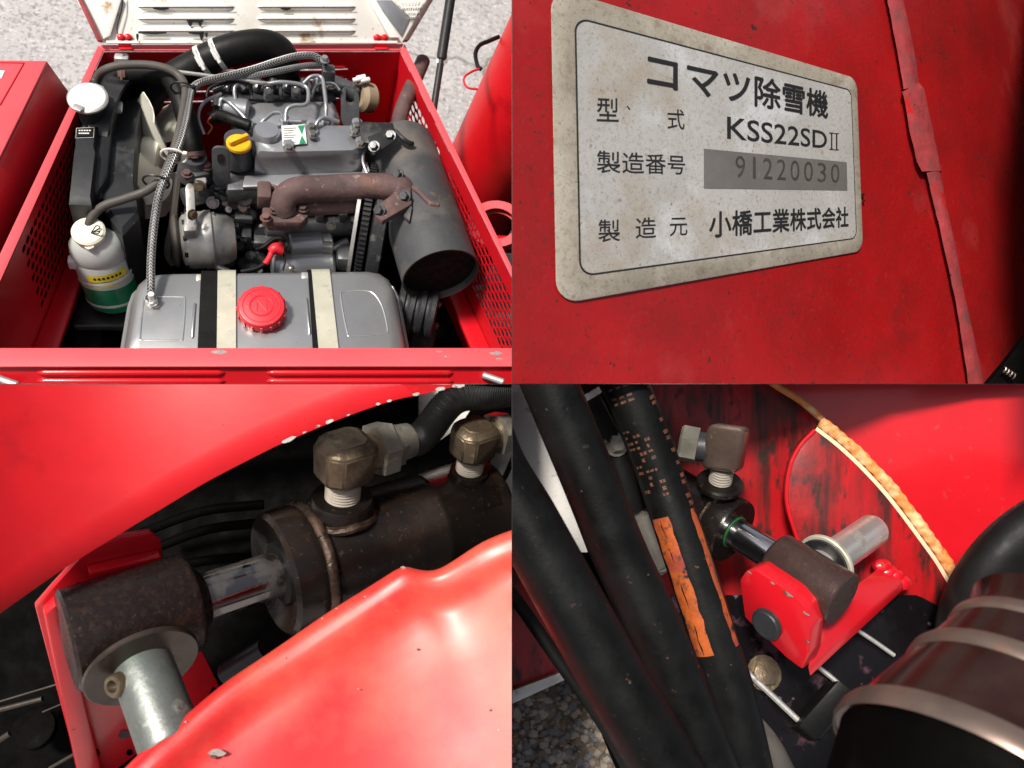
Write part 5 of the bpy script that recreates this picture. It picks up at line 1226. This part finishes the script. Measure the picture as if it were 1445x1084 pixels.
ha_, PA = bighose([D(650, 500, 1.24), D(688, 640, 1.22), D(742, 735, 1.21), D(803, 845, 1.20), D(870, 965, 1.19), D(958, 1110, 1.18)], .047, 'thickest plain black hose at the edge over the gravel')
hb_, PB = bighose([D(758, 500, 1.32), D(785, 565, 1.32), D(829, 670, 1.32), D(876, 785, 1.32), D(933, 910, 1.31), D(1012, 1110, 1.30)], .0435, 'plain black hose in the middle of the three')
hc_, PC = bighose([D(866, 500, 1.50), D(889, 560, 1.50), D(921, 640, 1.50), D(953, 735, 1.49), D(1000, 880, 1.47), D(1033, 985, 1.46), D(1062, 1110, 1.45)], .041, 'black hose with orange bands and worn orange printing')
def frac(P, y):
    return min(range(len(P)), key=lambda k: abs(pix(P[k])[1] - y)) / (len(P) - 1)
b = B()
s0, s1 = frac(PC, 722), frac(PC, 915)
for a0, a1 in ((-1.10, -.64), (-.60, -.20), (.80, 1.15)):
    B().grid(tube_patch(PC, .041, s0, s1, a0, a1, '', '', None, .0005, 8, .05), None).done('orange_band', 'orange_print', hc_, smooth=80)
pr = B()
for row, (a0, a1) in enumerate(((-.95, -.62), (-.52, -.20), (-.12, .10))):
    y = 600 + row * 6
    while y < 700 - row * 4:
        h_ = random.uniform(5, 9)
        if random.random() < .82:
            for pg in range(random.choice((1, 2, 2))):
                aa0 = a0 + (a1 - a0) * (.55 * pg) + random.uniform(-.03, .03)
                pr.grid(tube_patch(PC, .041, frac(PC, y), min(1, frac(PC, y) + h_ * .0011), aa0, aa0 + (a1 - a0) * .42, '', '', None, .0009, 2, .02))
        y += h_ + random.uniform(2, 4)
for y in range(545, 720, 11):
    if random.random() < .85: pr.grid(tube_patch(PC, .041, frac(PC, y), frac(PC, y) + .010, .85 + random.uniform(-.04, .04), 1.15, '', '', None, .0009, 2, .03))
for y in (543, 552, 560): 
    for a0 in (-.8, -.45, -.1): pr.grid(tube_patch(PC, .041, frac(PC, y), frac(PC, y) + .008, a0, a0 + .22, '', '', None, .0009, 2, .03))
pr.done('printed_marking', 'brown_print', hc_, kind='stuff')
th = thing('thin_hose', 'thin black hose curving behind the thick hoses over the gravel', 'hose', D(800, 950, 1.6))
B().tube([D(720, 835, 1.55), D(745, 870, 1.55), D(790, 935, 1.55), D(850, 1020, 1.55), D(900, 1110, 1.55)], .012, 12).done('hose_body', 'rubber', th)
rh = thing('rear_hose', 'black hose with silver end fitting seen between the thick hoses', 'hose', D(880, 680, 1.7))
B().tube([D(815, 540, 1.68), D(840, 585, 1.68), D(868, 640, 1.68), D(885, 700, 1.68), D(895, 740, 1.68)], .026, 14).done('hose_body', 'rubber', rh)
B().lathe(D(893, 728, 1.66), D(930, 800, 1.66) - D(893, 728, 1.66), [(0, .022), (.01, .034), (.10, .034), (.11, .028)], 24).done('hose_end', 'fitting_clean', rh)
B().lathe(D(826, 556, 1.66), D(842, 585, 1.66) - D(826, 556, 1.66), [(0, .030), (.012, .030)], 20).done('ferrule', 'white_metal', rh)
bolt(D(868, 628, 1.66), C(.2, .3, 1), .018, .02, rh, 'fitting_clean', 'union_nut')
bolt(D(929, 796, 1.66), C(.2, .1, 1), .016, .02, rh, 'fitting_clean', 'union_nut')
mat('sunlit_weld', (.74, .26, .07), .45, var=.25, vscale=30, bump=(.8, 50), spots=[((.84, .60, .32), 24, .46, .16, .5, 0, (1, 1, 1), 10, .8), ((.60, .12, .04), 30, .62, .10, .5, 0)])  # red weld coloured orange to paint the strong sunlight on it
mat('sunlit_edge', (.82, .62, .42), .45, var=.1, vscale=20, bump=(.3, 60))  # pale colour paints the sun's glare on the cut edge
# ---- red walls behind
wb = thing('grease_plate', 'grease streaked red side plate behind the cylinder gland', 'plate', D(1050, 800, 1.9) - UP * .1)
B().prism([D(x, y, 1.86 + (x - 900) * .0001) for x, y in ((905, 500), (1070, 520), (1092, 542), (1130, 566), (1160, 592), (1190, 640), (1240, 800), (1290, 960), (1200, 990), (1000, 900), (905, 860))], C(.05, .1, -1) * .012, .002).done('plate_sheet', 'red_grease', wb)
rm = [D(1074, 526, 1.862), D(1092, 542, 1.862), D(1130, 566, 1.862), D(1158, 590, 1.862)]
B().tube(rm, .008, 10).done('plate_edge', 'sunlit_weld', wb)  # red edge, also coloured as if sunlit
bc = thing('drum_cover', 'plain bright red cover sheet above the weld seam painted sunlit orange', 'cover', D(1300, 700, 2.0) - UP * .1)
rows = []
for y in range(500, 960, 30):
    rows.append([D(x, y, 2.02 - .00022 * (x - 1060) + .0000006 * (y - 620) ** 2) for x in range(1040, 1540, 30)])
B().grid(rows, C(0, 0, -1) * .008).done('cover_sheet', 'red', bc)
# gusset disc and its weld seam
gs = thing('gusset_plate', 'red gusset plate with weld painted sunlit orange along its curved edge', 'plate', D(1220, 850, 1.8) - UP * .1)
E1 = [(1150, 607), (1175, 626), (1200, 648), (1225, 673), (1250, 701), (1275, 733), (1297, 763), (1318, 792), (1338, 825)]
gp = E1 + [(1342, 850), (1310, 900), (1230, 900), (1160, 850), (1132, 780), (1113, 722), (1110, 690), (1116, 655), (1130, 628)]
B().prism([D(x, y, 1.785) for x, y in gp], C(.02, .05, -1) * .03, .002).done('gusset_sheet', 'red_grease', gs)
pw = thing('skylit_ground_slab', 'pale slab added for the skylit ground glimpsed between the two plain hoses', 'slab', D(745, 650, 1.6))  # added pale slab standing for skylit ground between the hoses
B().prism([D(x, y, 1.62) for x, y in ((690, 545), (738, 556), (800, 700), (830, 780), (770, 780), (690, 590))], C(0, 0, -1) * .02, .002).done('ground_face', 'concrete', pw)
def off(p, q, o):
    t = V((q[0] - p[0], q[1] - p[1], 0)).normalized(); return (p[0] + t.y * o, p[1] - t.x * o)
ES = spline([V((x, y, 0)) for x, y in E1], 4)
rows = []
for i, p in enumerate(ES):
    q = ES[min(i + 1, len(ES) - 1)] if i < len(ES) - 1 else p + (p - ES[i - 1])
    jig = 1.4 * math.sin(i * 1.9) + random.uniform(-.5, .5)
    r_ = []
    for o, dz in ((0, 0), (3, .003), (5.5, .006)): x, y = off(p, q, o); r_.append(D(x, y, 1.784 + dz))
    rows.append(r_)
B().grid(rows).done('cut_edge', 'sunlit_edge', gs, smooth=80)
RP = []                                        # rope-like weld: a ridged, twisted bead lying along the cut edge
ES2 = spline([V((x, y, 0)) for x, y in E1], 16)
for i, p in enumerate(ES2):
    q = ES2[i + 1] if i < len(ES2) - 1 else p + (p - ES2[i - 1])
    x, y = off(p, q, 13.5); RP.append(D(x, y, 1.796))
b = B(); rings = []; xr_ = None
for i, p in enumerate(RP):
    t = (RP[min(i + 1, len(RP) - 1)] - RP[max(i - 1, 0)]).normalized(); xr_ = perp(xr_ or C(0, 0, 1), t); yr_ = t.cross(xr_)
    rings.append([p + (xr_ * math.cos(a) + yr_ * math.sin(a)) * (.0125 + .0009 * math.sin(2 * a + i * .95) + .0008 * math.sin(i * .23)) for a in [2 * math.pi * k / 20 for k in range(20)]])
b.rings(rings).done('weld_bead', 'sunlit_weld', gs, smooth=80)
rr = [D(x, y, 1.783) for x, y in ((1150, 607), (1130, 628), (1116, 655), (1110, 690), (1113, 722), (1132, 780))]
B().tube(rr, .004, 8).done('disc_edge', 'red_worn', gs)
# ---- cylinder end
ra = (D(1190, 846, 1.50) - D(1032, 748, 1.66)).normalized()
G0 = D(1036, 751, 1.655)
c2 = thing('hydraulic_cylinder', 'second oily hydraulic cylinder with green seal, rod reaching the red bracket', 'hydraulic cylinder', G0 - UP * .1)
B().lathe(G0, ra, [(-.40, .056), (-.05, .056), (-.045, .064), (-.006, .0665), (0, .064), (0, .03)], 56).done('gland_body', 'cylinder_steel', c2)
rg = [G0 - ra * .046 + (perp(UP, ra) * math.cos(a) + ra.cross(perp(UP, ra)) * math.sin(a)) * .062 for a in [2 * math.pi * k / 40 for k in range(40)]]
B().tube(rg + [rg[0]], .005, 8, 1).done('weld_bead', 'weld', c2)
B().lathe(G0, ra, [(-.004, .034), (.002, .0335), (.003, .0310), (-.004, .031)], 40).done('seal', 'green_seal', c2)
B().lathe(G0, ra, [(-.02, .0300), (.14, .0300)], 40).done('piston_rod', 'chrome', c2)
Lr = (D(1190, 846, 1.50) - G0).length
B().lathe(G0, ra, [(Lr - .150, .030), (Lr - .142, .046), (Lr - .135, .0505), (Lr - .003, .0505), (Lr, .0475)], 48).done('rod_eye', 'rust_brown', c2)
RE = G0 + ra * (Lr - .075)
# elbow block on the gland
q2 = perp(R @ V((-.05, .9, .42)), ra)
pb = G0 - ra * .05
ef = thing('elbow_fitting', 'square brown elbow block on white threaded stem over the cylinder gland', 'fitting', pb + q2 * .06)
B().lathe(pb, q2, [(.03, .030), (.080, .030), (.082, .044), (.090, .045), (.094, .042), (.094, .03)], 40).done('port_boss', 'cylinder_steel', ef)
pr_ = []
for k in range(6): pr_ += [(.09 + k * .006, .021), (.093 + k * .006, .0225)]
B().lathe(pb, q2, pr_, 28).done('threaded_stem', 'thread_tape', ef)
cb_ = pb + q2 * .162
B().box(cb_ + q2 * .008, C(1, -.12, .45), q2, C(-.45, 0, 1), .070, .100, .072, .012, 3).done('elbow_body', 'elbow_brown', ef)
gl_ = C(-.95, .18, -.25)
B().lathe(cb_, gl_, [(.03, .028), (.055, .028)], 24).done('elbow_neck', 'cast_dark', ef)
B().hexa(cb_ + gl_ * .052, gl_, .036, .034).done('hex_nut', 'fitting_clean', ef)
# pin, washer
pz = perp(R @ V((.9, .3, -.7)), ra)
pq = thing('clevis_pin', 'bright steel pin with washer running from the rod end into the gusset', 'pin', RE)
B().lathe(RE, pz, [(.02, .0325), (.235, .0325), (.243, .029)], 40).done('pin_shaft', 'pin_bright', pq)
B().lathe(RE, pz, [(.058, .03), (.058, .054), (.060, .056), (.066, .056), (.068, .054), (.068, .03)], 48).done('washer', 'zinc', pq)
B().lathe(RE, pz, [(.050, .03), (.050, .050), (.057, .050), (.057, .03)], 40).done('spacer', 'black_paint', pq)
# red clevis bracket
rbk = thing('clevis_bracket', 'red clevis bracket with worn edges holding the second rod end', 'bracket', D(1130, 930, 1.5))
bf = RE - pz * .085
def BF(px, py, l=0): return PL(px, py, bf - pz * l, pz)
fp = [(1043, 818), (1052, 806), (1066, 803), (1118, 838), (1137, 858), (1144, 885), (1140, 925), (1132, 946), (1110, 930), (1050, 872)]
FP = [BF(*p) for p in fp]
B().prism(FP, pz * .044, .005).done('front_lug', 'red_worn', rbk)
B().lathe(BF(1083, 880, .002), -pz, [(0, .030), (.005, .030), (.006, .026), (.009, .024)], 32).done('pin_head', 'cast_dark', rbk)
P = [BF(1136, 945, -.002), BF(1146, 905, -.002), BF(1146, 880, -.002)]
base_d = 1.5
q = [D(1140, 946, dep(BF(1140, 940))), D(1144, 902, dep(BF(1144, 902))), D(1256, 812, 1.72), D(1278, 820, 1.72), D(1274, 838, 1.70)]
B().prism([D(1140, 942, dep(FP[-3])), D(1152, 868, dep(FP[-3]) + .05), D(1246, 796, 1.76), D(1274, 820, 1.73)], C(.25, -.8, -.3) * .022, .003).done('base_bar', 'red_worn', rbk)
for k in range(4):
    a = k / 3; p = D(lerp(1247, 1274, a), lerp(801, 824, a) + 2 * math.sin(k * 2.3), 1.738)
    B().lathe(p - C(0, 0, 1) * .012, C(.2, .4, 1), [(0, .020), (.010, .019 + .003 * math.sin(k * 3)), (.016, .012), (.018, 0)], 14, ell=.75).done('weld_lump', 'red_worn', rbk)
for (px, py, w2) in ((1111, 838, 8), (1137, 866, 5), (1139, 905, 4), (1058, 808, 3), (1090, 823, 3)):
    pts = [BF(px + math.cos(k * .9) * w2 * random.uniform(.6, 1.2), py + math.cos(k * .9) * w2 * .6 + math.sin(k * .9) * w2 * .45 * random.uniform(.5, 1.1), .0006) for k in range(7)]
    B().prism(pts, -pz * .0008).done('paint_chip', 'bare_chip', rbk)
# ---- oily black tray and bits in it
tr = thing('oil_tray', 'oily black tray under the red bracket with wet patches', 'tray', D(1120, 960, 1.9))
T0 = D(1000, 860, 1.72); tn = (UP * .6 + C(0, .25, 1) * .6).normalized()
def TR_(px, py, l=0): return PL(px, py, T0 + tn * l, tn)
rows = [[TR_(x, y) + tn * (.002 * math.sin(x * .05 + y * .03)) for x in range(940, 1440, 20)] for y in range(840, 1130, 20)]
B().grid(rows, -tn * .012).done('tray_floor', 'oil', tr)
for pts, r in ((((1208, 888), (1235, 906), (1262, 925)), .0045), (((1153, 940), (1180, 962), (1206, 988)), .005), (((1040, 935), (1075, 968), (1128, 1018)), .006)):
    B().tube([TR_(x, y, .015) for x, y in pts], r, 8).done('tray_rod', 'alu', tr)
bolt(TR_(1078, 950, .002), tn, .026, .016, tr, 'fitting')
rbx = thing('rubber_block', 'black rubber stop block lying in the oily tray', 'block', TR_(1150, 1010))
B().box(TR_(1158, 1004, .03), C(.62, .78, .1), C(.78, -.62, .1), tn, .12, .045, .06, .006).done('block_body', 'rubber', rbx)
B().box(TR_(1176, 1016, .04), C(.62, .78, .1), C(.78, -.62, .1), tn, .10, .008, .03, .002).done('block_rib', 'rubber', rbx)
hs2 = thing('hose_stub', 'short grey hose stub lying at the tray edge below the hoses', 'hose', D(1075, 1040, 1.5))
B().tube([D(1054, 1016, 1.52), D(1085, 1052, 1.52), D(1110, 1100, 1.52)], .022, 16).done('stub_body', 'rubber_grey', hs2)
# ---- roller and tyre in front on the right
ro_ = thing('drive_roller', 'big worn brown metal roller with pale bands, cut off at the corner', 'roller', D(1400, 1100, 1.3))
KS = .64; Ra, Rb = D(1478, 905, 1.54 * KS), D(1372, 1165, 1.38 * KS); rx = (Rb - Ra).normalized(); LR = (Rb - Ra).length
def rad(t): return (.135 + .130 * t / LR) * KS
B().lathe(Ra, rx, [(-.04, .05), (-.024, .09), (0, rad(0)), (LR * .30, rad(LR * .30)), (LR * .62, rad(LR * .62)), (LR * .88, rad(LR * .86))], 96).done('roller_body', 'roller', ro_)
B().lathe(Ra, rx, [(LR * .875, rad(LR * .8)), (LR * .9, rad(LR * .78)), (LR * 1.3, rad(LR * .6))], 64).done('roller_end', 'black_deep', ro_)  # end painted black for the shadow below the last band
for t, wdt in ((.10, .018), (.38, .022), (.84, .026)):
    r1 = rad(LR * t)
    B().lathe(Ra, rx, [(LR * t - wdt / 2, r1 + .0005), (LR * t - wdt / 4, r1 + .004), (LR * t + wdt / 4, r1 + .0055), (LR * t + wdt / 2, r1 + .003)], 96, cap0=False, cap1=False).done('pale_band', 'roller_band', ro_)
ty = thing('rubber_wheel', 'black rubber wheel behind the roller at the edge of the red cover', 'wheel', D(1440, 860, 1.7))
Tc = D(1490, 850, 1.72); tx = C(.25, -.35, .9)
prof = []
for k in range(13):
    a = math.pi * (k / 12) - math.pi / 2; prof.append((.05 * math.sin(a), .21 + .06 * math.cos(a)))
B().lathe(Tc, tx, prof, 64).done('tyre', 'rubber', ty)
B().lathe(Tc, tx, [(-.03, .12), (.03, .12), (.034, .10)], 48).done('rim', 'black_paint', ty)
# ---- left lower corner: dark red frame, grey strip, gravel
fm = thing('frame_plate', 'dark red frame plate with grey lower strip behind the hoses', 'plate', D(750, 960, 1.9) - UP * .05)
B().prism([D(x, y, 1.80) for x, y in ((640, 800), (760, 800), (840, 930), (800, 948), (640, 1000))], C(0, 0, -1) * .02, .002).done('plate_sheet', 'red_grease', fm)
B().prism([D(x, y, 1.79) for x, y in ((660, 998), (800, 946), (806, 956), (660, 1022))], C(0, 0, -1) * .02, .002).done('grey_strip', 'alu', fm)
gb = B(); gv0 = [Z(690, 950, .012), Z(930, 950, .012), Z(930, 1130, .012), Z(690, 1130, .012)]
gb.prism([V((p.x, p.y, .004)) for p in gv0], UP * .008).done('gravel_bed', 'gravel_bed', None, kind='structure', label='dirt ground strewn with gravel below the hoses')
gr = {m: B() for m in ('stone_grey', 'stone_brown', 'stone_pale')}
for k in range(900):
    px, py = random.uniform(715, 905), random.uniform(958, 1095); p = Z(px, py, .012); r = random.choice((.004, .005, .006, .008, .010, .013)) * random.uniform(.7, 1.2)
    b = gr[random.choice(list(gr))]
    a0 = random.uniform(0, 6); nn_ = 6
    ring = lambda z, q: [p + V((math.cos(a0 + i * 1.047) * r * q * random.uniform(.75, 1.2), math.sin(a0 + i * 1.047) * r * q * random.uniform(.6, 1.1), z * r)) for i in range(nn_)]
    b.rings([ring(-.3, .8), ring(.25, 1), ring(.7, .55)])
for i, (m, b) in enumerate(gr.items()):
    b.done('gravel', m, None, kind='stuff', smooth=20, label={'stone_grey': 'grey pebbles scattered on the dirt', 'stone_brown': 'brown pebbles scattered on the dirt', 'stone_pale': 'pale pebbles scattered on the dirt'}[m])
# chassis under the tray, coloured black to paint the depth in shade
bk2 = thing('machine_chassis', 'chassis frame coloured black as shade deep below the hoses and tray', 'chassis', D(1000, 1060, 2.0))
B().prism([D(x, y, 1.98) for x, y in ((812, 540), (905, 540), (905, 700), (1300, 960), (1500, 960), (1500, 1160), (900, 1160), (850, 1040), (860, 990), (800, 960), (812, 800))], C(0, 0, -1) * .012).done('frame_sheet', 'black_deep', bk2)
